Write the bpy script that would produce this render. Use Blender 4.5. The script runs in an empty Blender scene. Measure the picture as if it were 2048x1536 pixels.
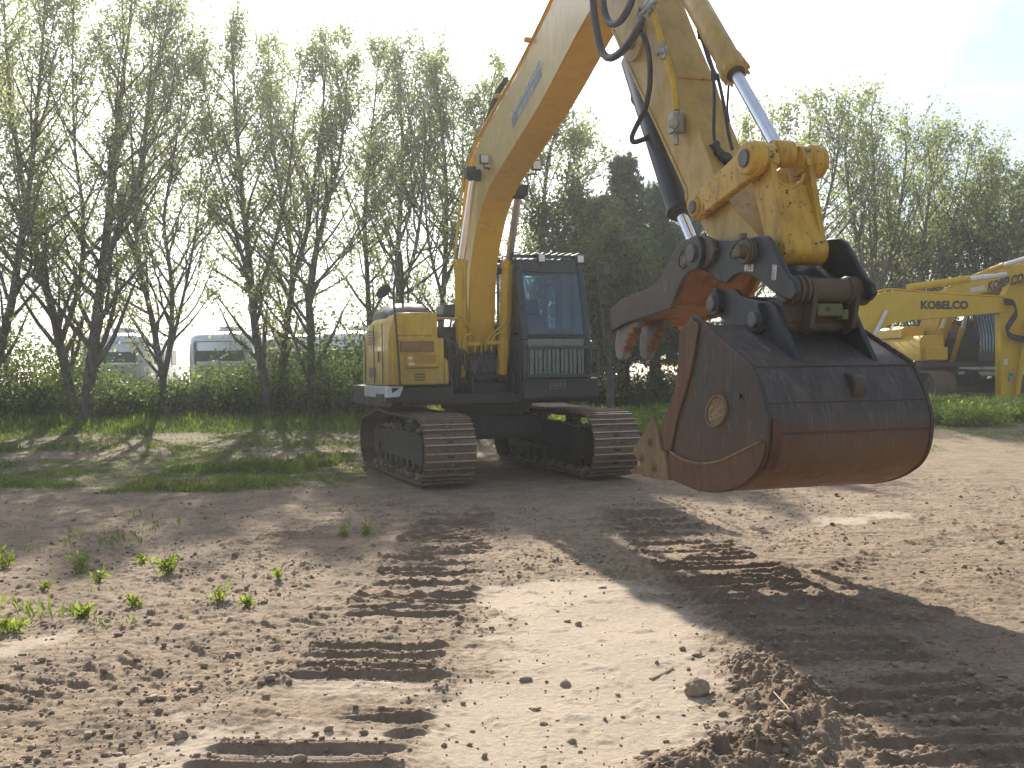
import bpy, bmesh, math, random
import numpy as np
from mathutils import Matrix, Vector

SC = bpy.context.scene
COL = SC.collection
rad = math.radians

# ------------------------------------------------------------------ camera
FPX, CX, CY, HOR, CAMH = 2000.0, 1024.0, 768.0, 745.0, 1.53
ROLL = rad(-0.8)
_p = -math.atan((CY - HOR) / FPX)
FWD = np.array([0, math.cos(_p), math.sin(_p)])
_u0 = np.array([0, -math.sin(_p), math.cos(_p)])
_r0 = np.array([1.0, 0, 0])
RGT = math.cos(ROLL) * _r0 + math.sin(ROLL) * _u0
UPV = -math.sin(ROLL) * _r0 + math.cos(ROLL) * _u0
CAM = np.array([0, 0, CAMH])

cam_data = bpy.data.cameras.new("camera")
cam = bpy.data.objects.new("camera", cam_data)
COL.objects.link(cam)
M = Matrix(((RGT[0], UPV[0], -FWD[0], 0), (RGT[1], UPV[1], -FWD[1], 0),
            (RGT[2], UPV[2], -FWD[2], CAMH), (0, 0, 0, 1)))
cam.matrix_world = M
cam_data.sensor_width = 36.0
cam_data.lens = 36.0 * FPX / 2048.0
cam_data.clip_start = 0.05
cam_data.clip_end = 2000
SC.camera = cam

# ------------------------------------------------------------------ world, sun, exposure
SUN_AZ, SUN_EL = -11.0, 30.5           # degrees; azimuth from +Y, positive to +X
world = bpy.data.worlds.new("World")
SC.world = world
world.use_nodes = True
wn, wl = world.node_tree.nodes, world.node_tree.links
wn.clear()
sky = wn.new("ShaderNodeTexSky")
sky.sky_type = 'NISHITA'
sky.sun_disc = False
sky.sun_elevation = rad(SUN_EL)
sky.sun_rotation = rad(SUN_AZ)
sky.altitude = 200
sky.air_density = 1.0
sky.dust_density = 0.9
sky.ozone_density = 1.0
# thin high cloud: a whitish veil over the sky, thicker towards the sun side
tc = wn.new("ShaderNodeTexCoord")
mp = wn.new("ShaderNodeMapping"); mp.inputs['Scale'].default_value = (1.0, 2.6, 5.0)
nz = wn.new("ShaderNodeTexNoise"); nz.inputs['Scale'].default_value = 2.2; nz.inputs['Detail'].default_value = 7; nz.inputs['Roughness'].default_value = 0.62
rp = wn.new("ShaderNodeValToRGB")
rp.color_ramp.elements[0].position = 0.36; rp.color_ramp.elements[0].color = (0.12, 0.12, 0.12, 1)
rp.color_ramp.elements[1].position = 0.62; rp.color_ramp.elements[1].color = (0.75, 0.75, 0.75, 1)
mx = wn.new("ShaderNodeMixRGB"); mx.inputs[2].default_value = (19.0, 19.5, 20.5, 1)
bg = wn.new("ShaderNodeBackground"); bg.inputs[1].default_value = 0.065
ow = wn.new("ShaderNodeOutputWorld")
wl.new(tc.outputs['Generated'], mp.inputs[0]); wl.new(mp.outputs[0], nz.inputs[0])
wl.new(nz.outputs[0], rp.inputs[0])
# the veil is thickest on the sun's side of the sky
dt = wn.new("ShaderNodeVectorMath"); dt.operation = 'DOT_PRODUCT'
dt.inputs[1].default_value = (math.sin(rad(SUN_AZ)) * math.cos(rad(SUN_EL)), math.cos(rad(SUN_AZ)) * math.cos(rad(SUN_EL)), math.sin(rad(SUN_EL)))
mr = wn.new("ShaderNodeMapRange"); mr.inputs[1].default_value = 0.80; mr.inputs[2].default_value = 0.935; mr.inputs[3].default_value = 0.0; mr.inputs[4].default_value = 1.0
sc_ = wn.new("ShaderNodeMath"); sc_.operation = 'MULTIPLY'
ad_ = wn.new("ShaderNodeMath"); ad_.operation = 'MAXIMUM'
wl.new(tc.outputs['Generated'], dt.inputs[0]); wl.new(dt.outputs['Value'], mr.inputs[0])
lo_ = wn.new("ShaderNodeMath"); lo_.operation = 'MULTIPLY'; lo_.inputs[1].default_value = 0.22
wl.new(rp.outputs[0], lo_.inputs[0]); wl.new(lo_.outputs[0], ad_.inputs[0]); wl.new(mr.outputs[0], ad_.inputs[1])
wl.new(ad_.outputs[0], mx.inputs[0])
wl.new(sky.outputs[0], mx.inputs[1]); wl.new(mx.outputs[0], bg.inputs[0]); wl.new(bg.outputs[0], ow.inputs[0])

sl = bpy.data.lights.new("sun", 'SUN')
sl.energy = 4.6
sl.angle = rad(0.55)
sl.color = (1.0, 0.91, 0.77)
sun = bpy.data.objects.new("sun", sl)
COL.objects.link(sun)
to_sun = Vector((math.sin(rad(SUN_AZ)) * math.cos(rad(SUN_EL)), math.cos(rad(SUN_AZ)) * math.cos(rad(SUN_EL)), math.sin(rad(SUN_EL))))
sun.rotation_euler = to_sun.to_track_quat('Z', 'Y').to_euler()
sun.location = (0, 0, 30)

SC.view_settings.view_transform = 'Standard'
SC.view_settings.look = 'None'
SC.view_settings.exposure = 1.12
SC.view_settings.gamma = 1.0
SC.render.engine = 'CYCLES'
SC.cycles.max_bounces = 8
SC.cycles.transparent_max_bounces = 12
SC.cycles.use_denoising = True

# ------------------------------------------------------------------ survey helpers (photo ray -> a real place)
def ray(x, y):
    return RGT * (x - CX) / FPX + UPV * (CY - y) / FPX + FWD
def ground_at(x, y, z=0.0):
    d = ray(x, y); t = (z - CAM[2]) / d[2]
    return CAM + t * d
def at_depth(x, y, Y):
    d = ray(x, y)
    return CAM + d * (Y / d[1])

class Frame:
    """A machine standing at (x, y), its boom pointing along f; l points to the machine's left."""
    def __init__(s, x, y, a, z=0.0):
        s.o = np.array([x, y, z], float); s.a = rad(a); s.z = z
        s.f = np.array([math.sin(s.a), -math.cos(s.a), 0]); s.l = np.array([math.cos(s.a), math.sin(s.a), 0])
    def side(s, x, y, lat):
        d = ray(x, y); t = (lat - (CAM - s.o) @ s.l) / (d @ s.l); q = CAM + t * d - s.o
        return (float(q @ s.f), float(q[2]))
    def front(s, x, y, F):
        d = ray(x, y); t = (F - (CAM - s.o) @ s.f) / (d @ s.f); q = CAM + t * d - s.o
        return (float(q @ s.l), float(q[2]))
    def S(s, x, y, lat):
        f, z = s.side(x, y, lat); return (lat, -f, z)
    def Fp(s, x, y, F):
        l, z = s.front(x, y, F); return (l, -F, z)

# ------------------------------------------------------------------ object helpers
def tag(o, label=None, cat=None, group=None, kind=None):
    if label: o['label'] = label
    if cat: o['category'] = cat
    if group: o['group'] = group
    if kind: o['kind'] = kind
    return o
def empty(name, loc=(0, 0, 0), rz=0.0):
    o = bpy.data.objects.new(name, None)
    o.empty_display_size = 0.3
    o.location = loc; o.rotation_euler = (0, 0, rz)
    COL.objects.link(o)
    return o

class MB:
    """collects shapes and links them as one mesh object"""
    def __init__(s):
        s.v = []; s.f = []; s.m = []
    def add(s, vs, fs, mi=0):
        b = len(s.v)
        s.v.extend([tuple(map(float, q)) for q in vs])
        for f in fs:
            s.f.append(tuple(b + i for i in f)); s.m.append(mi)
    def box(s, c, size, mi=0, rot=None):
        x, y, z = size[0] / 2, size[1] / 2, size[2] / 2
        vs = [Vector((i * x, j * y, k * z)) for i in (-1, 1) for j in (-1, 1) for k in (-1, 1)]
        if rot is not None: vs = [rot @ q for q in vs]
        s.add([q + Vector(c) for q in vs], [(0, 1, 3, 2), (4, 6, 7, 5), (0, 4, 5, 1), (2, 3, 7, 6), (0, 2, 6, 4), (1, 5, 7, 3)], mi)
    def prism(s, prof, l0, l1, mi=0):
        """prof: (f, z) outline, extruded across the machine"""
        n = len(prof)
        vs = [(l0, -f, z) for f, z in prof] + [(l1, -f, z) for f, z in prof]
        fs = [tuple(range(n)), tuple(range(2 * n - 1, n - 1, -1))]
        fs += [(i, (i + 1) % n, n + (i + 1) % n, n + i) for i in range(n)]
        s.add(vs, fs, mi)
    def loft(s, rings, mi=0, caps=True, closed=True):
        n = len(rings[0]); vs = [q for r in rings for q in r]; fs = []
        for k in range(len(rings) - 1):
            for i in range(n if closed else n - 1):
                j = (i + 1) % n
                fs.append((k * n + i, k * n + j, (k + 1) * n + j, (k + 1) * n + i))
        if caps:
            fs.append(tuple(range(n))[::-1]); fs.append(tuple(range((len(rings) - 1) * n, len(rings) * n)))
        s.add(vs, fs, mi)
    def tube(s, pts, r, seg=10, mi=0, caps=True):
        pts = [Vector(q) for q in pts]
        rs = r if isinstance(r, (list, tuple)) else [r] * len(pts)
        rings = []; up = None
        for i, q in enumerate(pts):
            d = (pts[min(i + 1, len(pts) - 1)] - pts[max(i - 1, 0)]).normalized()
            if up is None:
                up = d.orthogonal().normalized()
            up = (up - d * up.dot(d)).normalized()
            w = d.cross(up)
            rings.append([q + (up * math.cos(2 * math.pi * k / seg) + w * math.sin(2 * math.pi * k / seg)) * rs[i] for k in range(seg)])
        s.loft(rings, mi, caps)
    def cyl(s, p0, p1, r0, r1=None, seg=24, mi=0):
        s.tube([p0, p1], [r0, r0 if r1 is None else r1], seg, mi)
    def build(s, name, mats, parent=None, bevel=0.0, smooth=35, segs=2):
        me = bpy.data.meshes.new(name)
        me.from_pydata(s.v, [], s.f)
        bm = bmesh.new(); bm.from_mesh(me)
        bmesh.ops.recalc_face_normals(bm, faces=bm.faces)
        bm.to_mesh(me); bm.free()
        if not isinstance(mats, (list, tuple)): mats = [mats]
        for m in mats: me.materials.append(m)
        if len(mats) > 1: me.polygons.foreach_set("material_index", s.m)
        me.shade_smooth()
        me.set_sharp_from_angle(angle=rad(smooth))
        o = bpy.data.objects.new(name, me)
        COL.objects.link(o)
        if parent is not None: o.parent = parent
        if bevel > 0:
            b = o.modifiers.new("bevel", 'BEVEL'); b.width = bevel; b.segments = segs
            b.limit_method = 'ANGLE'; b.angle_limit = rad(40); b.harden_normals = False
        return o

def smooth_path(pts, n=6):
    """Catmull-Rom through the points"""
    P = [Vector(q) for q in pts]; P = [P[0] * 2 - P[1]] + P + [P[-1] * 2 - P[-2]]
    out = []
    for i in range(1, len(P) - 2):
        a, b, c, d = P[i - 1], P[i], P[i + 1], P[i + 2]
        for k in range(n):
            t = k / n
            out.append(0.5 * ((2 * b) + (c - a) * t + (2 * a - 5 * b + 4 * c - d) * t * t + (3 * b - a - 3 * c + d) * t ** 3))
    out.append(P[-2])
    return out
def smooth2(pts, n=5):
    return [(q.x, q.y) for q in smooth_path([(a, b, 0) for a, b in pts], n)]
def circle2(c, r, n=20, a0=0, a1=360):
    return [(c[0] + r * math.cos(rad(a0 + (a1 - a0) * k / n)), c[1] + r * math.sin(rad(a0 + (a1 - a0) * k / n))) for k in range(n if a1 - a0 >= 360 else n + 1)]

def text_into(mb, body, origin, xd, yd, height, mi=0, extrude=0.002, bold=0.0, shear=0.0, width=None):
    """built-in lettering laid on a plane: xd = reading direction, yd = up"""
    cu = bpy.data.curves.new("lettering", 'FONT')
    cu.body = body; cu.align_x = 'CENTER'; cu.align_y = 'CENTER'; cu.size = 1.0
    cu.offset = bold; cu.shear = shear; cu.resolution_u = 3
    ob = bpy.data.objects.new("lettering", cu)
    me = bpy.data.meshes.new_from_object(ob)
    vs = [q.co.copy() for q in me.vertices]; fs = [tuple(p.vertices) for p in me.polygons]
    bpy.data.objects.remove(ob); bpy.data.curves.remove(cu)
    if not vs: return
    lo = min(q.y for q in vs); hi = max(q.y for q in vs); l0 = min(q.x for q in vs); l1 = max(q.x for q in vs)
    sy = height / (hi - lo); sx = sy if width is None else width / (l1 - l0)
    X, Y = Vector(xd).normalized(), Vector(yd).normalized(); Nn = X.cross(Y).normalized(); O = Vector(origin)
    base = [O + X * ((q.x - (l0 + l1) / 2) * sx) + Y * ((q.y - (lo + hi) / 2) * sy) + Nn * extrude for q in vs]
    mb.add(base, fs, mi)
    bpy.data.meshes.remove(me)

def np_mesh(name, V, F, mats, attrs=None, parent=None, smooth=False):
    V = np.asarray(V, np.float32); F = np.asarray(F, np.int32); k = F.shape[1]
    me = bpy.data.meshes.new(name)
    me.vertices.add(len(V)); me.vertices.foreach_set("co", V.ravel())
    me.loops.add(F.size); me.loops.foreach_set("vertex_index", F.ravel())
    me.polygons.add(len(F)); me.polygons.foreach_set("loop_start", np.arange(0, F.size, k, dtype=np.int32))
    if smooth: me.polygons.foreach_set("use_smooth", np.ones(len(F), bool))
    me.update(calc_edges=True)
    for m in (mats if isinstance(mats, (list, tuple)) else [mats]): me.materials.append(m)
    for an, av in (attrs or {}).items():
        a = me.attributes.new(an, 'FLOAT', 'POINT'); a.data.foreach_set("value", np.asarray(av, np.float32))
    o = bpy.data.objects.new(name, me); COL.objects.link(o)
    if parent is not None: o.parent = parent
    return o

# ------------------------------------------------------------------ numpy noise
def vnoise(x, y, seed=0):
    xi = np.floor(x).astype(np.int64); yi = np.floor(y).astype(np.int64)
    xf = x - xi; yf = y - yi
    u = xf * xf * xf * (xf * (xf * 6 - 15) + 10); v = yf * yf * yf * (yf * (yf * 6 - 15) + 10)
    def h(a, b):
        n = (a * 374761393 + b * 668265263 + seed * 974634777) & 0xffffffff
        n = ((n ^ (n >> 13)) * 1274126177) & 0xffffffff
        return ((n ^ (n >> 16)) & 0xffff) / 65535.0
    return (h(xi, yi) * (1 - u) + h(xi + 1, yi) * u) * (1 - v) + (h(xi, yi + 1) * (1 - u) + h(xi + 1, yi + 1) * u) * v
def fbm(x, y, oct=4, seed=0, gain=0.5):
    s = np.zeros_like(x); a = 1.0; t = 0.0
    for k in range(oct):
        s += a * vnoise(x * 2 ** k + 17.3 * k, y * 2 ** k - 9.1 * k, seed + k); t += a; a *= gain
    return s / t
def sstep(x, a, b):
    t = np.clip((x - a) / (b - a), 0, 1); return t * t * (3 - 2 * t)
def zg(x, y):
    """height of the land: level yard, rising a little to the tree line"""
    return 0.42 * float(sstep(np.array(y, float), 15.5, 27.0))

# ------------------------------------------------------------------ materials
def new_mat(name):
    m = bpy.data.materials.new(name); m.use_nodes = True
    nt = m.node_tree; nt.nodes.clear()
    return m, nt.nodes, nt.links
def ramp(n, stops):
    r = n.new("ShaderNodeValToRGB"); e = r.color_ramp.elements
    while len(e) < len(stops): e.new(0.5)
    for i, (p, c) in enumerate(stops):
        e[i].position = p; e[i].color = (c[0], c[1], c[2], 1) if isinstance(c, tuple) else (c, c, c, 1)
    return r
def mixc(n, l, fac, a, b):
    x = n.new("ShaderNodeMixRGB")
    for sock, val in ((0, fac), (1, a), (2, b)):
        if hasattr(val, 'links'): l.new(val, x.inputs[sock])
        elif sock == 0: x.inputs[0].default_value = val
        else: x.inputs[sock].default_value = (*val, 1)
    return x.outputs[0]
def noise(n, l, scale, detail=4, rough=0.55, vec=None, stretch=None):
    t = n.new("ShaderNodeTexNoise"); t.inputs['Scale'].default_value = scale
    t.inputs['Detail'].default_value = detail; t.inputs['Roughness'].default_value = rough
    if vec is None:
        c = n.new("ShaderNodeTexCoord"); vec = c.outputs['Object']
    if stretch:
        mp = n.new("ShaderNodeMapping"); mp.inputs['Scale'].default_value = stretch
        l.new(vec, mp.inputs[0]); vec = mp.outputs[0]
    l.new(vec, t.inputs[0])
    return t.outputs[0]

def weathered(name, base, dirt=(0.10, 0.075, 0.05), rust=(0.11, 0.035, 0.012), rough=0.45, metal=0.0, dirt_amt=0.35,
              chips=0.68, scale=3.0, coat=0.0, bump=0.15, var=0.25, low_dirt=None, streak=True, scratch=None):
    """painted or bare metal with grime patches, streaks and chipped rusty spots (object space)"""
    m, n, l = new_mat(name)
    out = n.new("ShaderNodeOutputMaterial"); b = n.new("ShaderNodeBsdfPrincipled")
    big = noise(n, l, scale * 0.5, 5, 0.6)
    r1 = ramp(n, [(0.3, tuple(c * (1 - var) for c in base)), (0.7, tuple(min(1, c * (1 + var * 0.6)) for c in base))]); l.new(big, r1.inputs[0])
    mid = noise(n, l, scale * 2.2, 8, 0.68, stretch=(1.5, 1.5, 0.5) if streak else None)
    r2 = ramp(n, [(0.46, 0.0), (0.78, dirt_amt)]); l.new(mid, r2.inputs[0])
    c1 = mixc(n, l, r2.outputs[0], r1.outputs[0], dirt)
    if low_dirt:
        tc = n.new("ShaderNodeTexCoord"); sp = n.new("ShaderNodeSeparateXYZ"); l.new(tc.outputs['Object'], sp.inputs[0])
        ad = n.new("ShaderNodeMath"); ad.operation = 'MULTIPLY_ADD'; ad.inputs[1].default_value = 0.5; l.new(mid, ad.inputs[0]); l.new(sp.outputs[2], ad.inputs[2])
        mr = n.new("ShaderNodeMapRange"); mr.inputs[1].default_value = low_dirt[0] + 0.25; mr.inputs[2].default_value = low_dirt[1] + 0.25
        mr.inputs[3].default_value = low_dirt[2]; mr.inputs[4].default_value = 0.0; l.new(ad.outputs[0], mr.inputs[0])
        c1 = mixc(n, l, mr.outputs[0], c1, low_dirt[3])
    fine = noise(n, l, scale * 5.5, 9, 0.7)
    r3 = ramp(n, [(chips, 0.0), (chips + 0.035, 1.0)]); l.new(fine, r3.inputs[0])
    c2 = mixc(n, l, r3.outputs[0], c1, rust)
    if scratch:
        sn = noise(n, l, 5.0, 9, 0.72, stretch=scratch[0]); r4 = ramp(n, [(0.55, 0.0), (0.66, scratch[1])]); l.new(sn, r4.inputs[0])
        c2 = mixc(n, l, r4.outputs[0], c2, scratch[2])
    l.new(c2, b.inputs['Base Color'])
    rr = ramp(n, [(0.3, rough * 0.75), (0.75, min(1, rough * 1.5))]); l.new(mid, rr.inputs[0]); l.new(rr.outputs[0], b.inputs['Roughness'])
    b.inputs['Metallic'].default_value = metal
    if not metal: b.inputs['Specular IOR Level'].default_value = 0.32
    if coat: b.inputs['Coat Weight'].default_value = coat; b.inputs['Coat Roughness'].default_value = 0.12
    if bump:
        bp = n.new("ShaderNodeBump"); bp.inputs['Strength'].default_value = bump; bp.inputs['Distance'].default_value = 0.01
        l.new(fine, bp.inputs['Height']); l.new(bp.outputs[0], b.inputs['Normal'])
    l.new(b.outputs[0], out.inputs[0])
    return m
def plain(name, base, rough=0.5, metal=0.0, var=0.12, scale=9.0, emit=0.0):
    m, n, l = new_mat(name)
    out = n.new("ShaderNodeOutputMaterial"); b = n.new("ShaderNodeBsdfPrincipled")
    r = ramp(n, [(0.3, tuple(c * (1 - var) for c in base)), (0.7, tuple(min(1, c * (1 + var)) for c in base))])
    l.new(noise(n, l, scale, 5), r.inputs[0]); l.new(r.outputs[0], b.inputs['Base Color'])
    b.inputs['Roughness'].default_value = rough; b.inputs['Metallic'].default_value = metal
    l.new(b.outputs[0], out.inputs[0])
    return m
def glass_mat(name, tint, gloss=0.03):
    m, n, l = new_mat(name)
    out = n.new("ShaderNodeOutputMaterial"); t = n.new("ShaderNodeBsdfTransparent"); t.inputs[0].default_value = (*tint, 1)
    g = n.new("ShaderNodeBsdfGlossy"); g.inputs['Roughness'].default_value = 0.03; g.inputs[0].default_value = (0.9, 0.95, 1, 1)
    d = n.new("ShaderNodeBsdfDiffuse"); d.inputs[0].default_value = (0.09, 0.115, 0.14, 1)
    fr = n.new("ShaderNodeFresnel"); fr.inputs[0].default_value = 1.5
    ad = n.new("ShaderNodeMath"); ad.operation = 'ADD'; ad.inputs[1].default_value = gloss; l.new(fr.outputs[0], ad.inputs[0])
    x1 = n.new("ShaderNodeMixShader"); x1.inputs[0].default_value = 0.10; l.new(t.outputs[0], x1.inputs[1]); l.new(d.outputs[0], x1.inputs[2])
    x2 = n.new("ShaderNodeMixShader"); l.new(ad.outputs[0], x2.inputs[0]); l.new(x1.outputs[0], x2.inputs[1]); l.new(g.outputs[0], x2.inputs[2])
    l.new(x2.outputs[0], out.inputs[0])
    return m
def leaf_mat(name, dark, light, trans=0.45):
    m, n, l = new_mat(name)
    out = n.new("ShaderNodeOutputMaterial")
    at = n.new("ShaderNodeAttribute"); at.attribute_name = "tint"
    r = ramp(n, [(0.0, dark), (1.0, light)]); l.new(at.outputs['Fac'], r.inputs[0])
    b = n.new("ShaderNodeBsdfPrincipled"); l.new(r.outputs[0], b.inputs['Base Color']); b.inputs['Roughness'].default_value = 0.6; b.inputs['Specular IOR Level'].default_value = 0.35
    t = n.new("ShaderNodeBsdfTranslucent")
    hs = n.new("ShaderNodeHueSaturation"); hs.inputs['Value'].default_value = 1.7; hs.inputs['Saturation'].default_value = 1.1; l.new(r.outputs[0], hs.inputs['Color'])
    l.new(hs.outputs[0], t.inputs[0])
    x = n.new("ShaderNodeMixShader"); x.inputs[0].default_value = trans
    l.new(b.outputs[0], x.inputs[1]); l.new(t.outputs[0], x.inputs[2]); l.new(x.outputs[0], out.inputs[0])
    return m
def bark_mat(name, dark, light):
    m, n, l = new_mat(name)
    out = n.new("ShaderNodeOutputMaterial"); b = n.new("ShaderNodeBsdfPrincipled")
    t = noise(n, l, 9, 7, 0.65, stretch=(1, 1, 0.35))
    r = ramp(n, [(0.35, dark), (0.68, light)]); l.new(t, r.inputs[0]); l.new(r.outputs[0], b.inputs['Base Color'])
    b.inputs['Roughness'].default_value = 0.85
    bp = n.new("ShaderNodeBump"); bp.inputs['Distance'].default_value = 0.02; l.new(t, bp.inputs['Height']); l.new(bp.outputs[0], b.inputs['Normal'])
    l.new(b.outputs[0], out.inputs[0])
    return m

YEL = weathered("machine_yellow", (0.60, 0.365, 0.008), dirt=(0.22, 0.13, 0.03), dirt_amt=0.65, rough=0.45, chips=0.70, coat=0.05, var=0.12, bump=0.05)
FADED = weathered("sun_faded_yellow", (0.47, 0.30, 0.060), dirt=(0.19, 0.125, 0.05), dirt_amt=0.6, rough=0.42, chips=0.645, coat=0.1, var=0.2, bump=0.08, rust=(0.07, 0.035, 0.02))
LINKY = weathered("chipped_yellow", (0.54, 0.315, 0.03), dirt=(0.10, 0.05, 0.02), dirt_amt=0.8, rough=0.42, chips=0.595, coat=0.1, var=0.16, bump=0.08, rust=(0.035, 0.018, 0.012))
PANEL = weathered("body_panel_yellow", (0.52, 0.325, 0.010), dirt=(0.19, 0.15, 0.085), dirt_amt=0.7, rough=0.45, chips=0.72, coat=0.15, var=0.15, bump=0.04, low_dirt=(1.4, 1.8, 0.45, (0.16, 0.13, 0.08)))
DARK = weathered("black_frame_steel", (0.014, 0.014, 0.015), dirt=(0.05, 0.04, 0.031), dirt_amt=0.75, rough=0.5, chips=0.74, var=0.3)
COUP = weathered("coupler_paint", (0.03, 0.032, 0.036), dirt=(0.07, 0.062, 0.055), dirt_amt=0.6, rough=0.42, chips=0.75, var=0.3)
DUSTY = weathered("dusty_undercarriage", (0.05, 0.043, 0.037), dirt=(0.13, 0.10, 0.072), dirt_amt=0.8, rough=0.75, chips=0.72, var=0.35, low_dirt=(0.1, 0.6, 0.5, (0.14, 0.105, 0.07)))
SHOE = weathered("track_steel", (0.150, 0.092, 0.056), dirt=(0.24, 0.175, 0.125), dirt_amt=0.8, rough=0.6, metal=0.25, chips=0.75, scale=5, var=0.3)
GROUS = plain("polished_grouser", (0.36, 0.31, 0.27), rough=0.42, metal=0.55, var=0.25, scale=30)
RUST = weathered("rusty_plate", (0.30, 0.135, 0.042), dirt=(0.08, 0.042, 0.022), dirt_amt=0.8, rough=0.7, chips=0.72, var=0.3, rust=(0.05, 0.03, 0.02))
BKT = weathered("bucket_paint", (0.058, 0.052, 0.050), dirt=(0.14, 0.105, 0.078), dirt_amt=0.9, rough=0.5, chips=0.65, var=0.35, scratch=((9, 1.2, 0.8), 0.55, (0.20, 0.155, 0.115)), low_dirt=(0.80, 1.25, 0.8, (0.23, 0.115, 0.05)), rust=(0.12, 0.05, 0.02))
BSIDE = weathered("bucket_side_paint", (0.050, 0.045, 0.040), dirt=(0.14, 0.076, 0.040), dirt_amt=0.95, rough=0.6, chips=0.70, scale=2.4, var=0.3, scratch=((1, 5, 1.0), 0.45, (0.19, 0.14, 0.095)), low_dirt=(0.75, 1.25, 0.7, (0.12, 0.052, 0.024)))
BWEAR = weathered("rubbed_rusty_steel", (0.115, 0.058, 0.030), dirt=(0.07, 0.04, 0.028), dirt_amt=0.7, rough=0.6, chips=0.72, var=0.25, rust=(0.2, 0.08, 0.025))
MUDST = weathered("muddy_cutter_steel", (0.20, 0.135, 0.075), dirt=(0.10, 0.058, 0.03), dirt_amt=0.8, rough=0.7, chips=0.72, var=0.25)
TOOTH = weathered("worn_tooth_steel", (0.22, 0.095, 0.045), dirt=(0.12, 0.055, 0.03), dirt_amt=0.7, rough=0.55, chips=0.7, var=0.3)
PALE = weathered("pale_worn_steel", (0.20, 0.19, 0.185), dirt=(0.15, 0.095, 0.06), dirt_amt=0.7, rough=0.55, metal=0.3, chips=0.72)
PINST = weathered("pin_steel", (0.12, 0.11, 0.105), dirt=(0.08, 0.05, 0.03), dirt_amt=0.6, rough=0.45, metal=0.5, chips=0.7)
CHROME = plain("chrome_rod", (0.80, 0.81, 0.84), rough=0.10, metal=1.0, var=0.04)
RUBBER = plain("black_rubber", (0.022, 0.022, 0.024), rough=0.55, var=0.3, scale=40)
SLEEVE = plain("thumb_cylinder_paint", (0.018, 0.020, 0.028), rough=0.33, var=0.25, scale=14)
FITTING = weathered("zinc_fitting", (0.35, 0.36, 0.32), dirt=(0.15, 0.09, 0.05), dirt_amt=0.8, rough=0.45, metal=0.6, chips=0.6, scale=14)
GREASE_GAP = plain("grease_and_gap_black", (0.010, 0.010, 0.010), rough=0.35, var=0.4, scale=25)  # real grease; also the shade in slots and holes, laid on black
HOOD = plain("grey_engine_hood", (0.055, 0.052, 0.052), rough=0.5, var=0.15)
CABM = plain("cab_frame_paint", (0.020, 0.028, 0.030), rough=0.38, var=0.2)
SEATM = plain("cab_interior", (0.03, 0.034, 0.042), rough=0.8, var=0.2)
LINER = plain("cab_grey_plastic", (0.07, 0.073, 0.077), rough=0.7, var=0.12)
GLASS = glass_mat("cab_glass", (0.50, 0.60, 0.64))
LAMPG = plain("lamp_lens", (0.72, 0.70, 0.64), rough=0.2, var=0.05)
GREYSK = weathered("bare_grey_skirt", (0.42, 0.42, 0.42), dirt=(0.2, 0.17, 0.13), dirt_amt=0.5, rough=0.4, chips=0.75)
NAVY = plain("sticker_navy", (0.07, 0.105, 0.165), rough=0.4, var=0.05)
STXT = plain("sticker_lettering", (0.50, 0.55, 0.50), rough=0.5, var=0.05)
WHITE = plain("white_label", (0.62, 0.60, 0.58), rough=0.6, var=0.08)
BLACKT = plain("black_lettering", (0.012, 0.012, 0.012), rough=0.5, var=0.05)
LETG = plain("logo_gold", (0.26, 0.20, 0.10), rough=0.6, var=0.2, scale=30)
GREENP = weathered("faded_green_block", (0.10, 0.115, 0.040), dirt=(0.10, 0.08, 0.04), dirt_amt=0.6, rough=0.6, chips=0.7)

# ------------------------------------------------------------------ the ground: one sheet, fine near the camera
def path_px(pts):
    return [ground_at(x, y)[:2] for x, y in pts]
CRUST = [path_px(q) for q in (
    [(1010, 1175), (1120, 1165), (1260, 1160), (1330, 1200), (1400, 1262), (1470, 1330), (1520, 1390), (1440, 1440), (1360, 1480), (1290, 1560), (880, 1600), (830, 1536), (850, 1430), (890, 1380), (950, 1330), (960, 1250)],
    [(480, 1380), (620, 1340), (900, 1340), (880, 1400), (500, 1420), (300, 1480), (250, 1440)],
    [(180, 1275), (0, 1310), (-120, 1340), (-120, 1300), (60, 1280), (160, 1262)],
    [(400, 1450), (830, 1450), (820, 1620), (200, 1640), (300, 1500)],
    [(1560, 1030), (1820, 1012), (1900, 1040), (1640, 1070), (1560, 1090)],
    [(1850, 1240), (2150, 1150), (2200, 1420), (2040, 1380), (1900, 1320)],
    [(1480, 1110), (1560, 1090), (1720, 1130), (1640, 1180), (1540, 1150)])]
SWATHS = [
    (path_px([(540, 1620), (640, 1480), (700, 1390), (765, 1300), (812, 1220), (850, 1150), (885, 1090), (915, 1020)]), 0.40, 1.0),
    (path_px([(2130, 1640), (1990, 1530), (1860, 1430), (1730, 1330), (1610, 1250), (1480, 1170), (1380, 1100), (1270, 1020)]), 0.46, 1.0),
    (path_px([(-80, 1470), (0, 1415), (180, 1350), (360, 1310), (560, 1262), (700, 1225), (830, 1180)]), 0.22, 0.55),
    (path_px([(2200, 1050), (2000, 1065), (1850, 1085), (1720, 1120), (1600, 1170)]), 0.16, 0.6),
    (path_px([(2300, 1180), (2100, 1165), (1900, 1190), (1750, 1230)]), 0.30, 0.5),
    (path_px([(500, 1100), (640, 1040), (760, 1000), (830, 1010)]), 0.35, 0.5)]
BERM = path_px([(1490, 1350), (1560, 1390), (1600, 1440), (1560, 1500), (1450, 1530), (1330, 1560)])

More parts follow.
